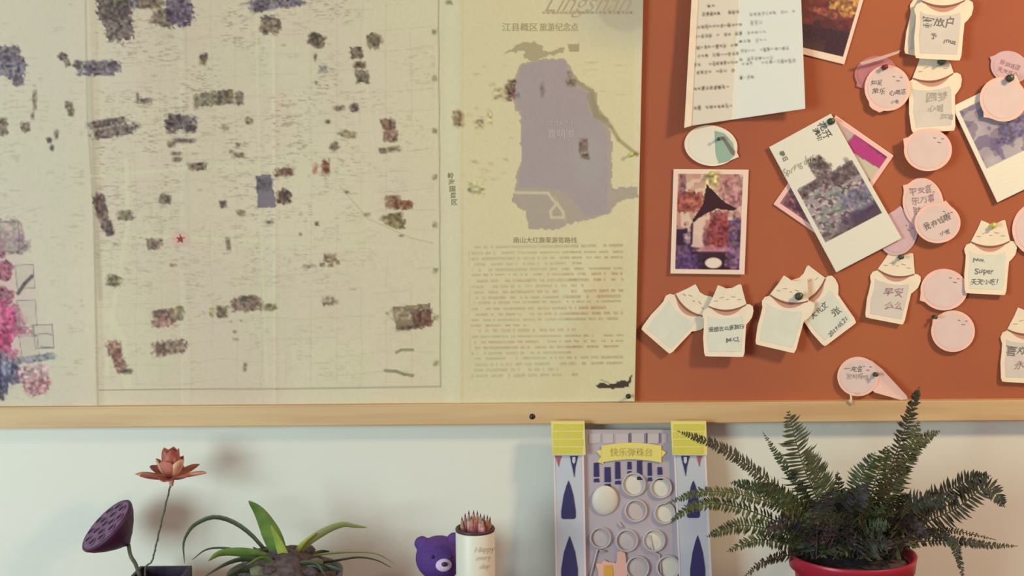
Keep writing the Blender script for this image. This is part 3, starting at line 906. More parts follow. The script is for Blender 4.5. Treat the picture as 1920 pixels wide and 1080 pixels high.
o, sf = photo('photo_card', [(1462, -72), (1636, -58), (1583, 121), (1432, 84)], (8, 7, 14, 8), paint_fire, 'dark red photo card with an orange glow, behind the letter, top of the board', depth=.0118, bend=.001)


def paint_mag2(c):     # local 133 x 203; (0,0) upper corner, (133,0) right corner, (0,203) left corner
    X, Y = c.X, c.Y
    c.mix(np.ones_like(X), (158, 120, 128)); c.mix(vnoise(X, Y, 14, 2) * .7, (120, 88, 106))
    c.poly([(0, 0), (50, 0), (46, 40), (0, 60)], (196, 176, 170), .95, 2)
    c.poly([(50, 6), (128, 6), (128, 34), (50, 40)], (184, 58, 132), .95, 2)
    c.poly([(50, 2), (128, 2), (130, 14), (50, 9)], (112, 50, 88), .9, 2)
    c.poly([(60, 40), (128, 36), (128, 62), (60, 66)], (208, 196, 176), .95, 2)
    c.blob(40, 168, 40, 40, (150, 96, 112), 0, .9, 6); c.blob(30, 186, 30, 10, (112, 66, 80), 0, .9, 8)
    c.poly([(80, 140), (128, 140), (128, 200), (88, 200)], (206, 196, 180), .9, 2)


o, sf = photo('photo_card', [(1567, 216), (1676, 292), (1560, 459), (1450, 383)], (8, 8, 8, 8), paint_mag2,
              'pink bordered magenta photo card tucked behind the tilted white photo card', depth=.0114, bend=.0004, bcol=(244, 196, 186))


def paint_crowd(c):   # local ~133 x 268
    X, Y = c.X, c.Y
    c.free = True
    W, H = c.W, c.H
    inside = (X > 9) & (X < W - 9) & (Y > 92 + 6 * vnoise(X, Y, 12, 2)) & (Y < H - 60)
    k = c.c.copy()
    c.mix(np.ones_like(X), (150, 134, 140))
    c.mix((vnoise(X, Y, 26, 2)) * .9, (176, 164, 172)); c.mix(np.clip((vnoise(X, Y, 6, 3) - .45) * 5, 0, 1) * .8, (88, 70, 80)); c.mix(np.clip((vnoise(X, Y, 4, 4) - .6) * 6, 0, 1) * .8, (206, 198, 194))
    c.mix((vnoise(X, Y, 11, 14) > .6) * .45, (120, 146, 140))
    c.mix(np.clip((Y - (H - 92)) / 14, 0, 1) * np.clip((X - 30) / 50, 0, 1) * .85, (66, 48, 84)); c.mix(np.clip((Y - (H - 78)) / 14, 0, 1) * .5, (92, 78, 76))
    c.blob(W - 34, H - 108, 50, 26, (104, 100, 146), 0, .6, 7)
    c.blob(30, 106, 46, 14, (104, 76, 84), -6, .9, 4); c.blob(98, 112, 56, 22, (96, 78, 86), 0, .8, 5)
    c.c = np.where(inside[..., None], c.c, k)
    # monument rising over the crowd, print marks and stamp
    c.blob(70, 88, 28, 26, (122, 104, 112), 10, 1.0, 6); c.blob(66, 68, 24, 18, (96, 86, 88), 0, .95, 7); c.blob(74, 78, 16, 14, (110, 96, 100), 0, .9, 8)
    c.blob(120, 98, 8, 20, (92, 80, 86), 0, .8, 9)


wl = [(1442, 276), (1558, 213), (1691, 447), (1568, 511)]
o, sf = photo('photo_card', wl, (0, 0, 0, 0), paint_crowd, 'tilted white photo card of a grey crowd round a statue, wide white margins', depth=.0150, bend=.004, bcol=(226, 224, 210))
wrt('handwriting', '花开', 1546, 244, 17, sf, M['ink'], o, 61, .2, .3); wrt('handwriting', '满城', 1534, 252, 13, sf, M['pin'], o, 61, .2, .2)
wrt('handwriting', '春日', 1469, 293, 11, sf, M['ink'], o, 61, .2, .2); wrt('handwriting', 'Spring day', 1496, 310, 16, sf, M['inkfaint'], o, -30, .4, .2, shear=.4)
pushpin(1557, 228, .0160, 'pin', label='dark green pin at the top corner of the tilted crowd photo card', r=.0046)


def paint_haze(c):
    X, Y = c.X, c.Y
    c.mix(np.ones_like(X), (158, 148, 162)); c.mix(vnoise(X, Y, 22, 3) * .9, (190, 182, 190)); c.mix((vnoise(X, Y, 16, 5) > .58) * .6, (118, 104, 134))
    c.mix((vnoise(X, Y, 12, 7) > .66) * .6, (96, 86, 128)); c.blob(90, 90, 60, 30, (84, 76, 128), 0, .8, 8, 9)


o, sf = photo('photo_card', [(1785, 200), (1905, 141), (1992, 321), (1870, 380)], (13, 9, 66, 9), paint_haze,
              'white framed instant photo with a hazy lilac picture at the right edge of the board', depth=.0135, bend=.004, bcol=(232, 228, 212))

# cat tags ------------------------------------------------------------------
cat_tag(1757, 36, 1.12, 8, .0118, .006, 'upper cat shaped tag tilted behind the topmost handwritten one', panel='panel2')
cat_tag(1768, 37, 1.12, 0, .0215, .006, 'topmost cat shaped tag with three large characters written on it',
        (('客放户', -6, 5, 21, 2, 'ink'), ('予', -16, 28, 15, 4, 'ink'), ('mua', 12, 36, 14, 8, 'ink')), 'panel2')
cat_tag(1752, 176, 1.06, -6, .0125, .006, 'cat shaped tag with a round ink doodle, right under the topmost tags', (('圆梦', 4, 6, 22, 6, 'inkfaint'), ('心想', 0, 26, 16, 4, 'inkfaint'), ('加油', 18, 42, 13, 10, 'inkfaint')), 'panel2')
cat_tag(1856, 485, 1.0, 0, .0118, .007, 'cat shaped tag with three lines of small writing, near the right edge',
        (('Nov.', -20, 2, 13, 0, 'ink'), ('Super', -10, 23, 17, 0, 'ink'), ('天天小吃！', -6, 44, 13, 0, 'ink')))
cat_tag(1675, 540, .96, 8, .0118, .006, 'cat shaped tag with pale purple writing below the tilted crowd photo card', (('早安', 2, 8, 22, -4, 'inkred'), ('么么', 6, 34, 20, -6, 'inkred')), 'panel2')
cat_tag(1274, 596, .95, 38, .0118, .008, 'blank cat shaped tag tilted to lower left under the evening street photo card', panel='panel')
cat_tag(1364, 604, .97, -2, .0210, .008, 'upright cat shaped tag with one line of writing under the evening street photo card',
        (('我想去云南旅行', -2, 12, 11, -4, 'ink'), ('M.CL', 10, 34, 14, -3, 'ink')), 'panel')
cat_tag(1540, 571, 1.0, -40, .0118, .007, 'cat shaped tag tilted to lower right with dark characters on its body',
        (('大化文', -10, 6, 15, 0, 'ink'), ('张', 12, 28, 22, 0, 'ink'), ('2019.05.21', -2, 52, 12, -5, 'ink')), 'panel')
cat_tag(1473, 590, 1.0, 10, .0205, .007, 'blank cat shaped tag leaning left, overlapping the one with dark characters', panel='panel')
cat_tag(1925, 650, 1.02, 0, .0118, .005, 'cat shaped tag cut off by the right edge, low on the board', (('喜欢你', -8, 8, 22, 0, 'ink'), ('永远', -4, 34, 20, 0, 'inkred')), 'panel2')

# round tags ----------------------------------------------------------------
fl = round_tag(1642, 137, 40, 32, -12, .0118, .001, 'crumpled rose pink round tag folded over behind the handwritten one', (150,), cm='rose', pm='rose', face=False)
card('folded_flap', [(1612, 117), (1650, 106), (1688, 94), (1685, 100), (1652, 112), (1616, 122)], lambda X, Y: np.full(np.shape(X), -.030) + (Y - 108) * .0004, M['pink'], fl, .0008, 12)
round_tag(1664, 165, 43, 43, 0, .0150, .006, 'round pink tag with scattered small writing beside the upper cat tags', (130, 112),
          (('知足', -20, -10, 11, 0, 'ink'), ('常乐', -16, 6, 13, 4, 'ink'), ('心愿达', 20, 8, 11, -6, 'ink'), ('小鱼', 14, 26, 8, -8, 'ink')))
round_tag(1740, 281, 45, 40, 0, .0245, .003, 'plain round pink tag just under the column of cat tags', (205,))
round_tag(1684, 436, 36, 44, 20, .0116, .002, 'greyish lilac round tag half hidden by the tilted crowd photo card', (250,), cm='lilac', pm='lilac')
round_tag(1731, 381, 38, 48, -10, .0120, .004, 'round tag covered with dense rose coloured characters, middle right', (225,),
          (('平安喜', 0, -24, 15, 0, 'inkred'), ('乐万事', 2, -6, 15, 0, 'inkred'), ('胜意好', 2, 12, 15, 0, 'inkred'), ('运来', 4, 28, 14, 0, 'inkred')), cm='pink', pm='pinkin')
round_tag(1758, 418, 43, 38, 0, .0190, .004, 'round pink tag with one slanting line of writing, overlapping the dense one', (290,),
          (('我有钱啦', 0, -2, 14, -24, 'ink'), ('小熊', 14, 18, 10, -16, 'ink')))
round_tag(1770, 543, 44, 39, 0, .0120, .006, 'blank round pink tag touching the cat tag with three lines', (155,))
round_tag(1787, 621, 41, 39, 0, .0135, .006, 'lowest blank round pink tag, under the other blank one', (215,))
card_flap = card('paper_flap', [(1618, 676), (1634, 676), (1654, 692), (1700, 742), (1702, 748), (1690, 750), (1640, 736), (1626, 722)], lambda X, Y: -(.0125 + .010 * np.clip((X - 1630) / 70, 0, 1) + .003 * np.abs((Y - X * .9 + 770) / 30)), M['pink'])
tag(card_flap, 'curled pink paper tail pinned behind the lowest round tag, touching the rail', 'paper')
round_tag(1609, 706, 39, 37, 0, .0145, .005, 'round pink tag with small writing just above the wooden rail', (),
          (('一定会', -8, -14, 12, 0, 'ink'), ('发财呀', -6, 0, 11, 0, 'inkfaint'), ('哦', 14, 2, 12, 0, 'inkfaint')))
round_tag(1893, 126, 36, 30, 20, .0120, .001, 'small lilac round tag pinned above the hazy instant photo', (190,), (('好运连连', 0, -4, 10, 0, 'inkred'), ('天天开心', 0, 10, 10, 0, 'inkred')), cm='lilac', pm='lilac', face=False)
round_tag(1881, 186, 44, 42, 10, .0200, .003, 'plain beige pink round tag hanging over the hazy instant photo', (125,), face=False)
round_tag(1944, 430, 46, 50, 0, .0120, .005, 'pale tag cut off by the right edge beside the cat tag with three lines', (), face=False)
round_tag(1333, 273, 50, 38, 8, .0120, .004, 'white and teal round tag between the letter and the evening street photo card', (20,), cm='cream', pm='tealw', face=False)
teal_parent = [x for x in COL.objects if x.get('label', '').startswith('white and teal')][0]
sfv = inv_surf(1333, 273, 50 / 43.0, 8, .0120, .004, .0006, 0)
card('teal_half', [(1340, 245), (1358, 250), (1374, 268), (1378, 290), (1366, 302), (1348, 306), (1342, 290)], sfv, M['teal'], teal_parent, .0003, 9, .0008)
card('dark_stripe', [(1351, 256), (1357, 256), (1378, 284), (1376, 292), (1371, 288), (1360, 270)], sfv, M['ink'], teal_parent, .0003, 9, .0012)

# pins ----------------------------------------------------------------------
for x, y, d, m, r, l in (
        (1183, 290, .0190, 'pinclear', .0040, 'yellow green pin at the right edge of the map'),
        (1178, 743, .0190, 'nail', .0042, 'black pin at the lower right corner of the map'),
        (1764, 116, .0145, 'pin', .0060, 'dark green pin on the head of the cat tag with a round doodle'),
        (1892, 147, .0215, 'pin', .0062, 'dark green pin holding the plain beige pink round tag'),
        (1497, 556, .0225, 'pin', .0066, 'dark green pin through the two leaning cat tags'),
        (1688, 482, .0140, 'pin', .0044, 'dark pin on the cat tag below the tilted crowd photo card'),
        (1860, 424, .0130, 'pinclear', .0050, 'yellow green pin on the cat tag with three lines'),
        (1640, 702, .0185, 'pin', .0040, 'dark pin in the round tag just above the rail'),
        (1750, 594, .0160, 'pin', .0036, 'dark pin between the two blank round tags'),
        (1657, 127, .0170, 'pinred', .0044, 'dark red pin in the crumpled rose tag'),
        (1347, 261, .0160, 'pin', .0030, 'small dark pin in the white and teal tag')):
    pushpin(x, y, d, m, r * .8, l)
# little white crumb hanging at the rail
c0 = P(1594, 752, -.028)
V, F = tube_pts([c0 + Vector((0, 0, .011)), c0 + Vector((.0012, -.001, .004)), c0, c0 + Vector((.003, 0, -.005))], [.0008, .0016, .0026, .0008], 8)
o = link('paper_scrap', mesh('paper_scrap', V, F), M['white'], None, True)
tag(o, 'tiny white paper scrap on the rail under the round tag', 'scrap')

# ---------------------------------------------------------------- lotus pod, lotus flower and their vase
def ribbon(pts, widths, normal_hint, fold=.25, n=None):
    """leaf blade: 3 verts across, keeled, with thickness given by a back copy"""
    V, F = [], []
    pts = [Vector(p) for p in pts]
    k = len(pts)
    for i, p in enumerate(pts):
        t = (pts[min(i + 1, k - 1)] - pts[max(i - 1, 0)]).normalized()
        s = t.cross(normal_hint)
        if s.length < 1e-4: s = t.orthogonal()
        s.normalize(); nn = s.cross(t).normalized()
        w = widths[i] / 2
        V += [p - s * w + nn * w * fold, p, p + s * w + nn * w * fold]
    for i in range(k - 1):
        a = i * 3
        F += [[a, a + 1, a + 4, a + 3], [a + 1, a + 2, a + 5, a + 4]]
    n0 = len(V)
    nn = normal_hint.normalized() * .0006
    V += [v - nn for v in V]
    F += [[i + n0 for i in reversed(f)] for f in list(F)]
    for i in range(k - 1):
        a = i * 3
        F += [[a, a + 3, a + 3 + n0, a + n0], [a + 2, a + 2 + n0, a + 5 + n0, a + 5]]
    F += [[0, n0, n0 + 1, 1], [1, n0 + 1, n0 + 2, 2]]
    return V, F


YV = -.10
vx = P(298, 1076, YV)
zt = vx.z
vase = empty('square_vase', (vx.x, YV, ZS)); tag(vase, 'dark purple square vase holding the lotus pod and flower', 'vase')
hw = .036
bm = bmesh.new()
loops = []
for (r, z) in ((hw * .85, ZS), (hw, ZS + .02), (hw, zt), (hw - .004, zt), (hw - .004, zt - .03)):
    loops.append([bm.verts.new((vx.x + sx * r, YV + sy * r, z)) for sx, sy in ((-1, -1), (1, -1), (1, 1), (-1, 1))])
for a, b in zip(loops[:-1], loops[1:]):
    for i in range(4): bm.faces.new((a[i], a[(i + 1) % 4], b[(i + 1) % 4], b[i]))
bm.faces.new(loops[0][::-1]); bm.faces.new(loops[-1])
link('vase_body', mesh_bm('vase_body', bm), M['vase'], vase)

# pod
pc = P(200, 985, YV)
sc = scale_at(YV)
right = MR @ Vector((1, 0, 0)); upv = MR @ Vector((0, 1, 0)); fwd = MR @ Vector((0, 0, 1))
nrm = (right * -.60 + upv * .70 + fwd * .40).normalized()
rp = 61 * sc
pod = empty('lotus_seed_pod', P(262, 1076, YV)); tag(pod, 'dried dark purple lotus seed pod on a thin stem, left of the flower', 'seed pod')
prof = [(.0, -1.02), (.10, -1.0), (.16, -.94), (.38, -.78), (.66, -.52), (.90, -.24), (1.0, -.06), (1.01, 0), (.97, .04), (.90, .03)]
V, F = lathe([(r * rp, h * rp * .94) for r, h in prof], pc, nrm, 48)
link('receptacle', mesh('receptacle', V, F), M['pod'], pod, True)
e1 = nrm.orthogonal().normalized(); e2 = nrm.cross(e1)
# face: disc with hole rims
V, F = lathe([(.93 * rp, .03 * rp), (.6 * rp, .055 * rp), (.0, .06 * rp)], pc, nrm, 48)
face_o = link('pod_face', mesh('pod_face', V, F), M['podtop'], pod, True)
holes = [(0, 0)] + [(.36 * math.cos(a), .36 * math.sin(a)) for a in np.arange(5) * 2 * math.pi / 5] + [(.70 * math.cos(a), .70 * math.sin(a)) for a in np.arange(10) * 2 * math.pi / 10 + .2]
for hx, hy in holes:
    hc = pc + (e1 * hx + e2 * hy) * rp * .98 + nrm * (.058 * rp)
    V, F = lathe([(.115 * rp, .0002), (.118 * rp, .0012), (.135 * rp, .0014), (.15 * rp, .0)], hc, nrm, 14)
    V2, F2 = lathe([(.0, .0007), (.12 * rp, .0007)], hc, nrm, 14)
    h = link('seed_hole', mesh('seed_hole', V2, F2), M['podhole'], face_o)
    link('hole_rim', mesh('hole_rim', V, F), M['podtop'], face_o, True)
a0 = pc - nrm * rp * .95
V, F = tube_pts([Vector(q) for q in catmull([a0, P(245, 1042, YV), P(256, 1062, YV), P(268, 1105, YV)], 10)], .0026, 8)
link('stem', mesh('stem', V, F), M['stem'], pod, True)

# flower
YF = -.092
fb = P(321, 899, YF)
flower = empty('lotus_flower', P(276, 1080, YV)); tag(flower, 'dusty red artificial lotus flower on a thin wire stem', 'flower')
pts = [fb + Vector((0, 0, -.002)), P(316, 925, YF), P(303, 978, YF), P(292, 1025, YF), P(285, 1052, YV), P(276, 1060, YV), P(272, 1072, YV), P(276, 1105, YV)]
V1, F1 = tube_pts([Vector(q) for q in catmull(pts, 60)], .0012, 6)
tw = []
for i, q in enumerate(catmull(pts, 110)):
    a = i * .75
    tw.append(Vector(q) + Vector((math.cos(a), math.sin(a), 0)) * .0010)
V2, F2 = tube_pts(tw, .0008, 5)
link('wire_stem', mesh('wire_stem', *merge([(V1, F1), (V2, F2)])), M['stem'], flower, True)
V, F = lathe([(0, -.010), (.0022, -.009), (.0040, -.002), (.005, .002), (0, .004)], fb, Vector((0, 0, 1)), 14)
link('calyx', mesh('calyx', V, F), M['petalpale'], flower, True)


def petal(az, elev0, elev1, L, W, m, cup=.35, tip=.0):
    n = 14
    out = Vector((math.cos(az), math.sin(az), 0)); side = Vector((-math.sin(az), math.cos(az), 0))
    p = fb + out * .002; V, F = [], []
    for i in range(n + 1):
        t = i / n
        e = elev0 + (elev1 - elev0) * t
        d = out * math.cos(e) + Vector((0, 0, 1)) * math.sin(e)
        up = side.cross(d) * -1
        w = W * float(np.interp(t, [0, .2, .45, .68, .84, .94, 1], [.35, .72, 1, .98, .78, .46, .06])) / 2
        w = max(w, .0002)
        for j in range(-2, 3):
            s = j / 2
            V.append(p + side * (w * s) + up * (-w * cup * s * s))
        p = p + d * (L / n)
    for i in range(n):
        for j in range(4):
            a = i * 5 + j
            F.append([a, a + 1, a + 6, a + 5])
    me = mesh('petal', V, F)
    o = link('petal', me, M[m], flower, True)
    so = o.modifiers.new('solid', 'SOLIDIFY'); so.thickness = .0007
    return o


for k in range(8):
    petal(k * 2 * math.pi / 8 + .05 + random.uniform(-.08, .08), R(6), R(26 if k % 2 else 14), .047, .020, 'petal' if k % 4 else 'petalpale', -.4)
for k in range(5):
    petal(k * 2 * math.pi / 5 + .75, R(34), R(88), .036, .024, ('petalpale', 'petal')[k % 2], -.5)
for k in range(5):
    petal(k * 2 * math.pi / 5 + .15, R(58), R(100), .045, .024, ('petal', 'petal', 'petalpale')[k % 3], -.55)

# ---------------------------------------------------------------- spider plant
YP = -.12
sp0 = P(535, 1072, YP); sp = scale_at(YP)
bowlz = P(540, 1096, YP - .07).z
plant = empty('spider_plant', (sp0.x, YP, ZS)); tag(plant, 'low spider plant with arching striped leaves in a dark bowl', 'potted plant')
bc = Vector((sp0.x + .0, YP, ZS))
hb = bowlz - ZS
V, F = lathe([(0, 0), (.045, 0), (.060, .012), (.074, hb * .7), (.077, hb - .004), (.077, hb - .010 + .006), (.072, hb - .006), (.070, hb - .018), (0, hb - .018)], bc, n=48)
link('bowl', mesh('bowl', V, F), M['bowl'], plant, True)
# soil mound, lumpy
n1, n2 = 40, 14
V, F = [], []
for i in range(n2 + 1):
    for k in range(n1):
        r = .071 * i / n2; a = 2 * math.pi * k / n1
        x, y = r * math.cos(a), r * math.sin(a)
        h = hb - .014 + .042 * (1 - (i / n2) ** 2.4) + .014 * (vnoise(np.array(x * 1e4), np.array(y * 1e4), 170, 3) - .5)
        V.append((bc.x + x, bc.y + y, bc.z + float(h)))
for i in range(n2):
    for k in range(n1):
        a, b = i * n1 + k, i * n1 + (k + 1) % n1
        F.append([a, b, b + n1, a + n1])
link('soil', mesh('soil', V, F), M['soil'], plant, True)
top = P(535, 1068, YP)
SPL = [([(536, 1070), (522, 1030), (505, 990), (486, 958), (466, 939)], 37, 'leaf', (0, -.02), .2),
       ([(542, 1072), (534, 1045), (522, 1015), (508, 985)], 19, 'leaflime', (-.015, -.03), .3),
       ([(528, 1068), (503, 1038), (470, 1001), (435, 977), (400, 969), (369, 981), (354, 996), (344, 1020), (346, 1056)], 9, 'leafdark', (0, .03), .3),
       ([(529, 1068), (500, 1050), (470, 1040), (428, 1028), (388, 1030), (360, 1050)], 5, 'leafdark', (0, -.01), .3),
       ([(524, 1064), (494, 1042), (447, 1034), (412, 1037), (390, 1052)], 20, 'leaf', (0, -.035), .2),
       ([(524, 1068), (500, 1054), (461, 1047), (424, 1057), (382, 1082)], 11, 'leafdark', (0, -.05), .3),
       ([(541, 1068), (556, 1044), (576, 1017), (611, 994), (642, 983), (665, 986), (688, 989)], 15, 'leafolive', (0, .01), .3),
       ([(536, 1068), (552, 1040), (570, 1016), (592, 1000)], 9, 'leaflime', (-.01, .0), .3),
       ([(548, 1068), (580, 1046), (611, 1038), (658, 1035), (705, 1038), (738, 1056)], 4, 'leafolive', (0, .02), .3),
       ([(548, 1070), (590, 1056), (623, 1052), (670, 1045), (705, 1050), (733, 1064)], 4, 'leafdark', (0, .0), .3),
       ([(538, 1070), (540, 1045), (548, 1022)], 10, 'leaf', (0, .02), .3),
       ([(528, 1070), (506, 1050), (484, 1034), (474, 1026)], 16, 'leafdark', (0, .03), .2),
       ([(545, 1070), (575, 1050), (600, 1036), (618, 1034)], 16, 'leafdark', (0, .04), .2),
       ([(540, 1072), (580, 1066), (615, 1064), (642, 1070)], 18, 'leafdark', (-.02, -.05), .2),
       ([(530, 1072), (490, 1066), (450, 1068), (420, 1084)], 18, 'leafdark', (-.02, -.06), .2),
       ([(533, 1072), (512, 1055), (490, 1046), (462, 1060)], 10, 'leaf', (-.02, -.055), .2),
       ([(543, 1072), (560, 1058), (590, 1056), (610, 1078)], 10, 'leafdark', (-.02, -.055), .2)]
for pts, w, m, (d0, d1), fold in SPL:
    n = 22
    px = catmull(pts, n)
    W = [P(q[0], q[1], YP + d0 + (d1 - d0) * i / n) for i, q in enumerate(px)]
    ws = []
    for i in range(n + 1):
        t = i / n
        ws.append(w * sp * (min(1, .55 + 1.3 * t) if t < .45 else 1) * (1 - max(0, t - .45) / .55) ** .7 + .0006)
    V, F = ribbon(W, ws, -(MR @ Vector((0, .35, -1))), fold)
    link('leaf', mesh('leaf', V, F), M[m], plant, True)
for i in range(14):
    a = random.uniform(0, 2 * math.pi); r = random.uniform(.02, .062)
    c = Vector((bc.x + r * math.cos(a), bc.y + r * math.sin(a), bc.z + hb - .014 + .040 * (1 - (r / .071) ** 2.4)))
    bm = bmesh.new(); bmesh.ops.create_icosphere(bm, subdivisions=2, radius=random.uniform(.006, .011))
    for v in bm.verts: v.co = Vector((v.co.x * 1.2, v.co.y, v.co.z * .7)) * (1 + .25 * (random.random() - .5)) + c
    link('moss_clump', mesh_bm('moss_clump', bm), M['moss' if i % 2 else 'soil'], plant, True)

# ---------------------------------------------------------------- purple bear
YB = -.078
hc = P(824, 1046, YB); s = scale_at(YB)
bear = empty('toy_bear', (hc.x, YB, ZS)); tag(bear, 'small purple toy bear peeking out behind the pencil cup', 'toy bear')
rh = 46 * s


def ball(bm, c, r, sc=(1, 1, 1)):
    ret = bmesh.ops.create_uvsphere(bm, u_segments=28, v_segments=18, radius=r)
    for v in ret['verts']:
        v.co = Vector((v.co.x * sc[0], v.co.y * sc[1], v.co.z * sc[2])) + c


bm = bmesh.new()
ball(bm, hc, rh, (1.0, .92, .93))
ball(bm, P(791, 1019, YB - .002), 15 * s, (1, .6, 1)); ball(bm, P(852, 1012, YB - .002), 15 * s, (1, .6, 1))
bh = hc.z - rh * .75 - ZS
ball(bm, Vector((hc.x, YB, ZS + bh * .52)), bh * .52, (.95, .85, 1.0))
for sx in (-1, 1):
    ball(bm, Vector((hc.x + sx * .030, YB - .012, ZS + bh * .70)), .012, (1, 1, 1.7))
    ball(bm, Vector((hc.x + sx * .022, YB - .030, ZS + .015)), .015, (1, 1.5, 1))
me = mesh_bm('bear_body', bm)
o = link('bear_body', me, M['bear'], bear, True)
rm = o.modifiers.new('remesh', 'REMESH'); rm.mode = 'VOXEL'; rm.voxel_size = .0022; rm.use_smooth_shade = True
smm = o.modifiers.new('smooth', 'SMOOTH'); smm.iterations = 4
lk = (MR @ Vector((.26, -.14, 1))).normalized()
bm = bmesh.new(); mc = hc + lk * rh * .86; ball(bm, mc, 15 * s, (1.05, .7, .85))
mz = link('muzzle', mesh_bm('muzzle', bm), M['muzzle'], bear, True)
bm = bmesh.new(); ball(bm, mc + (MR @ Vector((.22, .30, 1))).normalized() * 13.5 * s, 5.2 * s, (1.2, .7, .85))
link('nose', mesh_bm('nose', bm), M['nose'], mz, True)
for dx in (-.36, .44):
    bm = bmesh.new(); ball(bm, hc + (MR @ Vector((dx + .12, .22, .88))).normalized() * rh * .93, 3.4 * s)
    link('eye', mesh_bm('eye', bm), M['nose'], bear, True)

# ---------------------------------------------------------------- pencil cup and pencils
YC = -.150
ct = P(891, 994, YC); s = scale_at(YC); rc = 37.5 * s
cup = empty('pencil_cup', (ct.x, YC, ZS)); tag(cup, 'white cylindrical pencil cup with a dark inner rim beside the toy bear', 'cup')
H = ct.z - ZS
V, F = lathe([(0, 0), (rc * .95, 0), (rc, .004), (rc, H - .002), (rc - .001, H), (rc - .003, H), (rc - .003, .006), (0, .006)], Vector((ct.x, YC, ZS)), n=48)
link('cup_body', mesh('cup_body', V, F), M['cup'], cup, True)
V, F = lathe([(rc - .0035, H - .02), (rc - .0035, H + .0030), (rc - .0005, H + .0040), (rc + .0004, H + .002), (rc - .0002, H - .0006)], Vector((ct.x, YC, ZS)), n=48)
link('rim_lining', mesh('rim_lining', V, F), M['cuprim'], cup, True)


def cup_surf(X, Y):   # front of the cylinder
    w = PN(X, Y, YC)[..., 0] - ct.x
    w = w * (DIST + YC - rc) / (DIST + YC)
    return YC - np.sqrt(np.clip(rc ** 2 - w ** 2, 1e-6, None))


for t, x, y, z in (('Happy', 908, 1030, 15), ('every', 906, 1046, 13), ('day', 908, 1062, 14)):
    wrt('lettering', t, x, y, z, cup_surf, M['cupink'], cup, -4, jitter=.1, shear=.3, lift=.0005)
PX = [(866, 968, .3, 'wood'), (872, 962, .45, 'woodb'), (879, 957, .2, 'wood'), (888, 956, -.2, 'wood'), (895, 957, .5, 'woodb'), (901, 962, -.3, 'wood'), (908, 964, .3, 'wood'), (914, 965, 0, 'woodb'), (919, 968, .4, 'wood'), (884, 966, -.55, 'woodb'), (905, 969, -.6, 'wood')]
ordn = ['leftmost', 'second from left', 'third from left, tall', 'fourth from left, tallest', 'fifth from left', 'sixth from left', 'seventh from left', 'eighth from left', 'rightmost']
for i, (px, py, dy, m) in enumerate(PX):
    yy = YC + dy * rc * .7
    tipp = P(px, py, yy)
    cb = P(px * .55 + 891 * .45, 1100, YC + dy * rc * .4); cb.z = ZS + .012
    ax = (tipp - cb).normalized(); L = (tipp - cb).length
    root = empty('pencil', cb)
    if i < 9: lb = 'pink coloured pencil in the cup, %s of the back row' % ordn[i]
    else: lb = 'short pink pencil in the front of the cup, %s one' % ('left' if i == 9 else 'right')
    tag(root, lb, 'pencil', 'pencils in the white cup')
    V, F = lathe([(0, 0), (.0034, 0), (.0034, L - .014), (.0030, L - .0135)], cb, ax, 6)
    link('barrel', mesh('barrel', V, F), M[m], root)
    V, F = lathe([(.0031, L - .014), (.0012, L - .005)], cb, ax, 10)
    link('sharpened_cone', mesh('sharpened_cone', V, F), M['tipw'], root, True)
    V, F = lathe([(.0013, L - .0054), (.0002, L), (0, L + .0001)], cb, ax, 8)
    link('lead', mesh('lead', V, F), M['lead'], root, True)

# ---------------------------------------------------------------- game board leaning on the rail
zb = ZS


def game_surf(X, Y):
    return -(.0300 + (Y - 790) * .00008)


pb = 1216   # pixel row where it meets the shelf
for _ in range(30):
    if P(1180, pb, float(-(.0300 + (pb - 790) * .00008))).z < zb: pb -= 1
game = card('game_board', [(1060, 806), (1296, 806), (1310, pb), (1072, pb)], game_surf, M['gpanel'], None, .004, 60)
tag(game, 'upright lilac bead maze game board with yellow capped side towers leaning on the rail', 'game')
gl = lambda l: (lambda X, Y: game_surf(X, Y) - l)
for name, q in (('side_tower', [(1037, 812), (1094, 812), (1101, pb), (1044, pb)]), ('side_tower', [(1262, 812), (1322, 812), (1340, pb), (1278, pb)])):
    t = card(name, q, gl(.006), M['gside'], game, .007, 60)
    (ax_, ay_), (bx_, by_), (cx_, cy_), (dx_, dy_) = q
    card('pale_edge', [(ax_, ay_), (ax_ + 3, ay_), (dx_ + 3, dy_), (dx_, dy_)], gl(.0066), M['gedge'], t, .001, 60)
    card('pale_edge', [(bx_ - 4, by_), (bx_, by_), (cx_, cy_), (cx_ - 4, cy_)], gl(.0066), M['gedge'], t, .001, 60)
for x0, x1 in ((1033, 1096), (1258, 1324)):
    t = card('yellow_cap', [(x0, 790), (x1, 790), (x1 + 2, 853), (x0 + 3, 853)], gl(.011), M['yellowe'], game, .006, 40)
    w = (x1 - x0)
    # the brickwork printed on the cap, proud of it
    for r in range(4):
        ya = 795 + r * 14.5
        for cc in range(3):
            xa = x0 + 5 + (cc - .5 * (r % 2)) * (w - 8) / 2.5; xb = xa + (w - 8) / 2.5 - 2
            xa = max(xa, x0 + 4); xb = min(xb, x1 - 3)
            if xb - xa > 4:
                card('brick', [(xa, ya), (xb, ya), (xb, ya + 12), (xa, ya + 12)], gl(.0115), M['yellow'], t, .0008, 60)
for cx, cy, h, w, dx in ((1066, 937, 72, 27, 0), (1068, 1044, 78, 31, 0), (1300, 936, 70, 24, 0), (1308, 1044, 80, 28, 0)):
    card('navy_spire', [(cx, cy - h / 2), (cx + 4, cy - h * .36), (cx + w * .34, cy - h * .1), (cx + w / 2, cy + h * .3), (cx + w / 2, cy + h / 2 - 3), (cx + w / 2 - 3, cy + h / 2), (cx - w / 2 + 3, cy + h / 2),
                        (cx - w / 2, cy + h / 2 - 3), (cx - w / 2, cy + h * .3), (cx - w * .34, cy - h * .1), (cx - 4, cy - h * .36)], gl(.0070), M['navy'], game, .0008, 60)
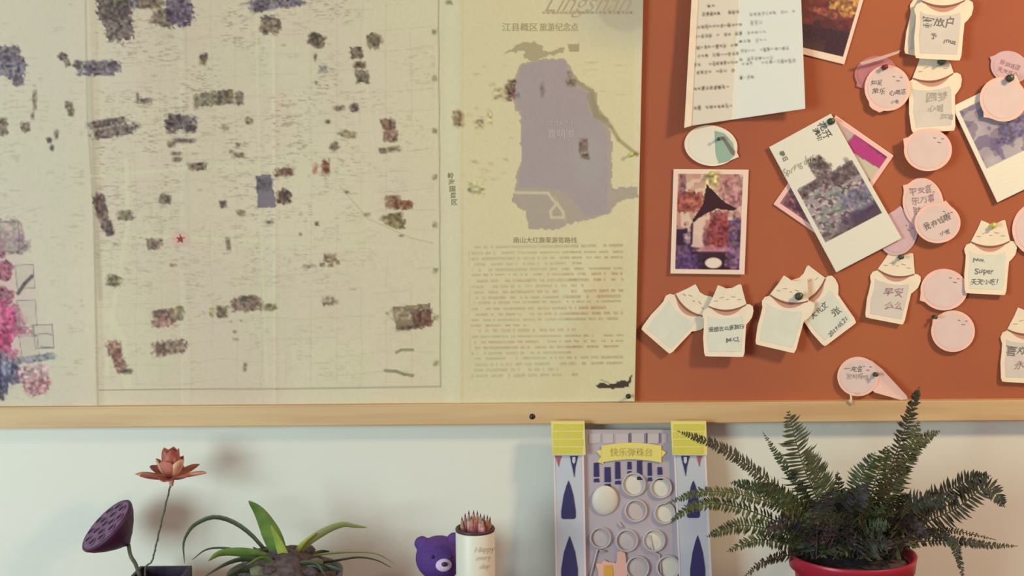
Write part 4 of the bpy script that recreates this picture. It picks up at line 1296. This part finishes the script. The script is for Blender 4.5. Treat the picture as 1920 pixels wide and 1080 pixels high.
for cx, m, h, w in ((1047, 'redp', 20, 12), (1076, 'navy', 40, 15), (1285, 'navy', 38, 16), (1311, 'redp', 20, 10)):
    card('pennant', [(cx - w / 2, 855), (cx + w / 2, 855), (cx + w * .18, 855 + h * .55), (cx + 1, 855 + h), (cx - w * .18, 855 + h * .55)], gl(.0070), M[m], game, .0008, 60)
    if m == 'navy':
        card('pennant_centre', [(cx - 3, 857), (cx + 3, 857), (cx + 3, 866), (cx, 870), (cx - 3, 866)], gl(.0078), M['gside'], game, .0008, 60)
# battlement outline, ribbon, stripes
for a, b in ((1104, 1126), (1130, 1150), (1154, 1178), (1184, 1208), (1214, 1236), (1242, 1250)):
    card('battlement', [(a, 814), (b, 813), (b, 830), (a, 832)], gl(.0008), M['ring'], game, .0008, 60)
for x in (1181, 1212, 1237):
    card('slot', [(x - 1.2, 812), (x + 1.2, 812), (x + 1.2, 831), (x - 1.2, 831)], gl(.0018), M['navyb'], game, .0006, 60)
rib = [(x, 836 - 6 * math.sin((x - 1128) / 112 * math.pi)) for x in np.linspace(1128, 1240, 13)]
rb = card('ribbon', rib + [(x, y + 31) for x, y in reversed(rib)], gl(.0030), M['ribbon'], game, .0014, 12)
card('ribbon_tail', [(1118, 846), (1132, 842), (1132, 870), (1120, 866), (1127, 856)], gl(.0018), M['ribbon'], game, .0010, 60)
card('ribbon_tail', [(1250, 848), (1236, 842), (1236, 868), (1240, 868), (1240, 858)], gl(.0018), M['ribbon'], game, .0010, 60)
wrt('lettering', '快乐弹珠台', 1184, 849, 17, gl(.0030), M['ribink'], rb, 0, bold=.1, sx=.95)
for x, y0, y1, w in ((1118, 868, 894, 9), (1139, 876, 904, 11), (1158, 866, 898, 9), (1180, 866, 880, 7), (1199, 864, 890, 9), (1218, 868, 892, 7), (1237, 876, 890, 8)):
    card('navy_stripe', [(x - w / 2, y0), (x + w / 2, y0), (x + w / 2 + 1, y1), (x - w / 2, y1)], gl(.0012), M['navy'], game, .0008, 60)
    card('navy_stripe', [(x - w / 2, y1 + 4), (x + w / 2, y1 + 3), (x + w / 2 + 2, y1 + 10), (x - w / 2, y1 + 10)], gl(.0012), M['navy'], game, .0008, 60)


def ring_at(cx, cy, r, pale=False):
    c = P(cx, cy, float(game_surf(cx, cy))); s = scale_at(c.y); rr = r * s
    n = (Vector((0, -1, .112))).normalized()
    V, F = lathe([(rr * 1.18, 0), (rr * 1.15, .0040), (rr * 1.08, .0052), (rr * 1.0, .0048), (rr * .96, .0004)], c, n, 32)
    o = link('hole_ring', mesh('hole_ring', V, F), M['ring'], game, True)
    V, F = lathe([(rr * .95, .0004), (rr * .9, .0007), (0, .0009)], c, n, 32)
    link('hole_floor', mesh('hole_floor', V, F), M['discw' if pale else 'disc'], o, True)


c = P(1134, 937, float(game_surf(1134, 937))); s = scale_at(c.y)
bm = bmesh.new(); ball(bm, c + Vector((0, -.003, 0)), 25 * s, (1, .35, 1.15)); link('white_ball', mesh_bm('white_ball', bm), M['discw'], game, True)
for x, y, r, p in ((1188, 908, 20, 1), (1239, 914, 18, 1), (1192, 957, 19, 0), (1246, 962, 18, 1), (1126, 1008, 18, 0), (1175, 1013, 19, 0), (1226, 1013, 19, 1), (1195, 1064, 20, 0), (1253, 1063, 20, 1),
                   (1140, 1140, 19, 0), (1195, 1125, 19, 0), (1250, 1125, 19, 0)):
    ring_at(x, y, r, p)
# rail dividers and the orange star with its peach arm
for pts in ([(1218, 1004), (1224, 1034), (1236, 1040), (1240, 1078)], [(1105, 1090), (1120, 1030), (1136, 1034)], [(1160, 980), (1168, 990)]):
    W = [P(x, y, float(game_surf(x, y)) - .002) for x, y in pts]
    link('divider', mesh('divider', *tube_pts(W, .0016, 6)), M['ring'], game, True)
star = [(1117, 1057), (1128, 1056), (1133, 1050), (1140, 1054), (1152, 1055), (1158, 1062), (1156, 1075), (1162, 1086), (1150, 1096), (1140, 1106), (1130, 1096), (1122, 1088), (1122, 1072)]
st = card('orange_star', star, gl(.0035), M['peach'], game, .002, 40)
card('star_centre', [(1133, 1060), (1148, 1060), (1150, 1080), (1141, 1092), (1132, 1082)], gl(.0045), M['orange'], st, .001, 40)
card('peach_arm', [(1157, 1036), (1164, 1033), (1172, 1037), (1174, 1050), (1176, 1080), (1172, 1100), (1160, 1098), (1156, 1080), (1150, 1062), (1157, 1052)], gl(.0040), M['peach'], game, .002, 40)

# ---------------------------------------------------------------- fern in the red pot
YR = -.165
rim = P(1597, 1034, YR); s = scale_at(YR); rr = 121 * s
fern = empty('potted_fern', (rim.x, YR, ZS)); tag(fern, 'bushy dark green sword fern in a red plastic pot', 'potted plant')
Hp = rim.z - ZS
V, F = lathe([(0, 0), (rr * .66, 0), (rr * .70, .004), (rr * .88, Hp - .030), (rr * .89, Hp - .022), (rr * .97, Hp - .020), (rr * .985, Hp - .006), (rr * 1.0, Hp - .001), (rr * .985, Hp), (rr * .93, Hp - .002),
              (rr * .88, Hp - .02), (0, Hp - .022)], Vector((rim.x, YR, ZS)), n=64)
link('pot', mesh('pot', V, F), M['potred'], fern, True)
V, F = lathe([(rr * .90, Hp - .014), (rr * .6, Hp - .010), (0, Hp - .004)], Vector((rim.x, YR, ZS)), n=40)
link('soil', mesh('soil', V, F), M['soil'], fern, True)

FR = [([(1590, 1035), (1545, 960), (1505, 870), (1478, 772)], 50, 'fernb', (0, .01), 1.0),
      ([(1580, 1035), (1520, 945), (1470, 872), (1430, 810)], 10, 'fernb', (0, .06), .7),
      ([(1570, 1030), (1500, 955), (1420, 886), (1350, 838), (1270, 808)], 17, 'fernd', (0, -.02), .35),
      ([(1565, 1030), (1480, 960), (1400, 930), (1320, 922), (1245, 946)], 14, 'fern', (0, -.03), .4),
      ([(1560, 1035), (1450, 975), (1360, 946), (1300, 950), (1258, 978)], 14, 'fern', (0, -.04), .35),
      ([(1560, 1035), (1470, 1000), (1390, 985), (1326, 1006)], 18, 'fern', (0, -.03), .6),
      ([(1565, 1035), (1480, 1020), (1420, 1012), (1364, 1034)], 16, 'fern', (0, -.05), .6),
      ([(1560, 1040), (1490, 1040), (1440, 1050), (1396, 1080)], 14, 'fernd', (0, -.06), .7),
      ([(1570, 1035), (1490, 950), (1420, 915), (1370, 905)], 16, 'fernb', (0, .03), .8),
      ([(1605, 1030), (1640, 950), (1680, 850), (1708, 770), (1723, 728)], 22, 'fernd', (0, .0), .8),
      ([(1610, 1030), (1660, 940), (1700, 860), (1722, 790)], 24, 'fern', (0, .03), .8),
      ([(1615, 1030), (1680, 900), (1725, 830), (1762, 808)], 15, 'fernb', (0, .05), .7),
      ([(1610, 1030), (1690, 975), (1760, 932), (1815, 902), (1856, 892)], 26, 'fernd', (0, -.02), .7),
      ([(1610, 1035), (1710, 990), (1790, 955), (1850, 915), (1884, 950)], 26, 'fernd', (0, -.03), .8),
      ([(1610, 1035), (1700, 1005), (1780, 995), (1868, 1012)], 8, 'fernd', (0, .0), .5),
      ([(1610, 1040), (1700, 1018), (1790, 1014), (1850, 1022), (1908, 1024)], 10, 'fernd', (0, -.04), .6),
      ([(1640, 1035), (1740, 1000), (1785, 1015), (1798, 1050), (1808, 1090)], 10, 'fernd', (0, -.06), .7),
      ([(1600, 1035), (1625, 960), (1645, 890), (1665, 838)], 32, 'fern', (0, -.03), .9),
      ([(1600, 1035), (1600, 960), (1612, 900), (1640, 850)], 26, 'fern', (0, -.01), .9),
      ([(1590, 1035), (1560, 950), (1535, 890), (1512, 848)], 30, 'fernb', (0, -.03), .9),
      ([(1590, 1035), (1520, 970), (1460, 930), (1416, 906)], 24, 'fern', (0, -.04), .9),
      ([(1590, 1035), (1540, 990), (1480, 980), (1430, 1000)], 22, 'fernp', (0, -.05), .9),
      ([(1620, 1035), (1680, 960), (1740, 940), (1790, 930)], 24, 'fernd', (0, -.05), .9),
      ([(1600, 1035), (1590, 980), (1575, 930), (1570, 885)], 22, 'fernd', (0, .02), .9),
      ([(1610, 1035), (1650, 1000), (1700, 980), (1740, 1005)], 22, 'fernp', (0, -.05), .9)]
for i in range(120):
    a = random.uniform(-1.25, 1.25); L = random.uniform(30, 150) * (1 - .25 * abs(a))
    bx = 1600 + random.uniform(-80, 98); by = 1040 + random.uniform(-8, 10)
    ex = bx * .5 + 1597 * .5 + math.sin(a) * L * 1.1 + random.uniform(-20, 20); ey = 1032 - math.cos(a) * L + random.uniform(0, 25)
    mx = (bx + ex) / 2 + random.uniform(-12, 12); my = (by + ey) / 2 - random.uniform(6, 30)
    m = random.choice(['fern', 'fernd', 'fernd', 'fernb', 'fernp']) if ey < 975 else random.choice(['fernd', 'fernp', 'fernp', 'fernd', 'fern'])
    FR.append(([(bx, by), (mx, my), (ex, ey)], random.uniform(18, 28), m, (random.uniform(-.055, .03), random.uniform(-.10, .05)), .9))
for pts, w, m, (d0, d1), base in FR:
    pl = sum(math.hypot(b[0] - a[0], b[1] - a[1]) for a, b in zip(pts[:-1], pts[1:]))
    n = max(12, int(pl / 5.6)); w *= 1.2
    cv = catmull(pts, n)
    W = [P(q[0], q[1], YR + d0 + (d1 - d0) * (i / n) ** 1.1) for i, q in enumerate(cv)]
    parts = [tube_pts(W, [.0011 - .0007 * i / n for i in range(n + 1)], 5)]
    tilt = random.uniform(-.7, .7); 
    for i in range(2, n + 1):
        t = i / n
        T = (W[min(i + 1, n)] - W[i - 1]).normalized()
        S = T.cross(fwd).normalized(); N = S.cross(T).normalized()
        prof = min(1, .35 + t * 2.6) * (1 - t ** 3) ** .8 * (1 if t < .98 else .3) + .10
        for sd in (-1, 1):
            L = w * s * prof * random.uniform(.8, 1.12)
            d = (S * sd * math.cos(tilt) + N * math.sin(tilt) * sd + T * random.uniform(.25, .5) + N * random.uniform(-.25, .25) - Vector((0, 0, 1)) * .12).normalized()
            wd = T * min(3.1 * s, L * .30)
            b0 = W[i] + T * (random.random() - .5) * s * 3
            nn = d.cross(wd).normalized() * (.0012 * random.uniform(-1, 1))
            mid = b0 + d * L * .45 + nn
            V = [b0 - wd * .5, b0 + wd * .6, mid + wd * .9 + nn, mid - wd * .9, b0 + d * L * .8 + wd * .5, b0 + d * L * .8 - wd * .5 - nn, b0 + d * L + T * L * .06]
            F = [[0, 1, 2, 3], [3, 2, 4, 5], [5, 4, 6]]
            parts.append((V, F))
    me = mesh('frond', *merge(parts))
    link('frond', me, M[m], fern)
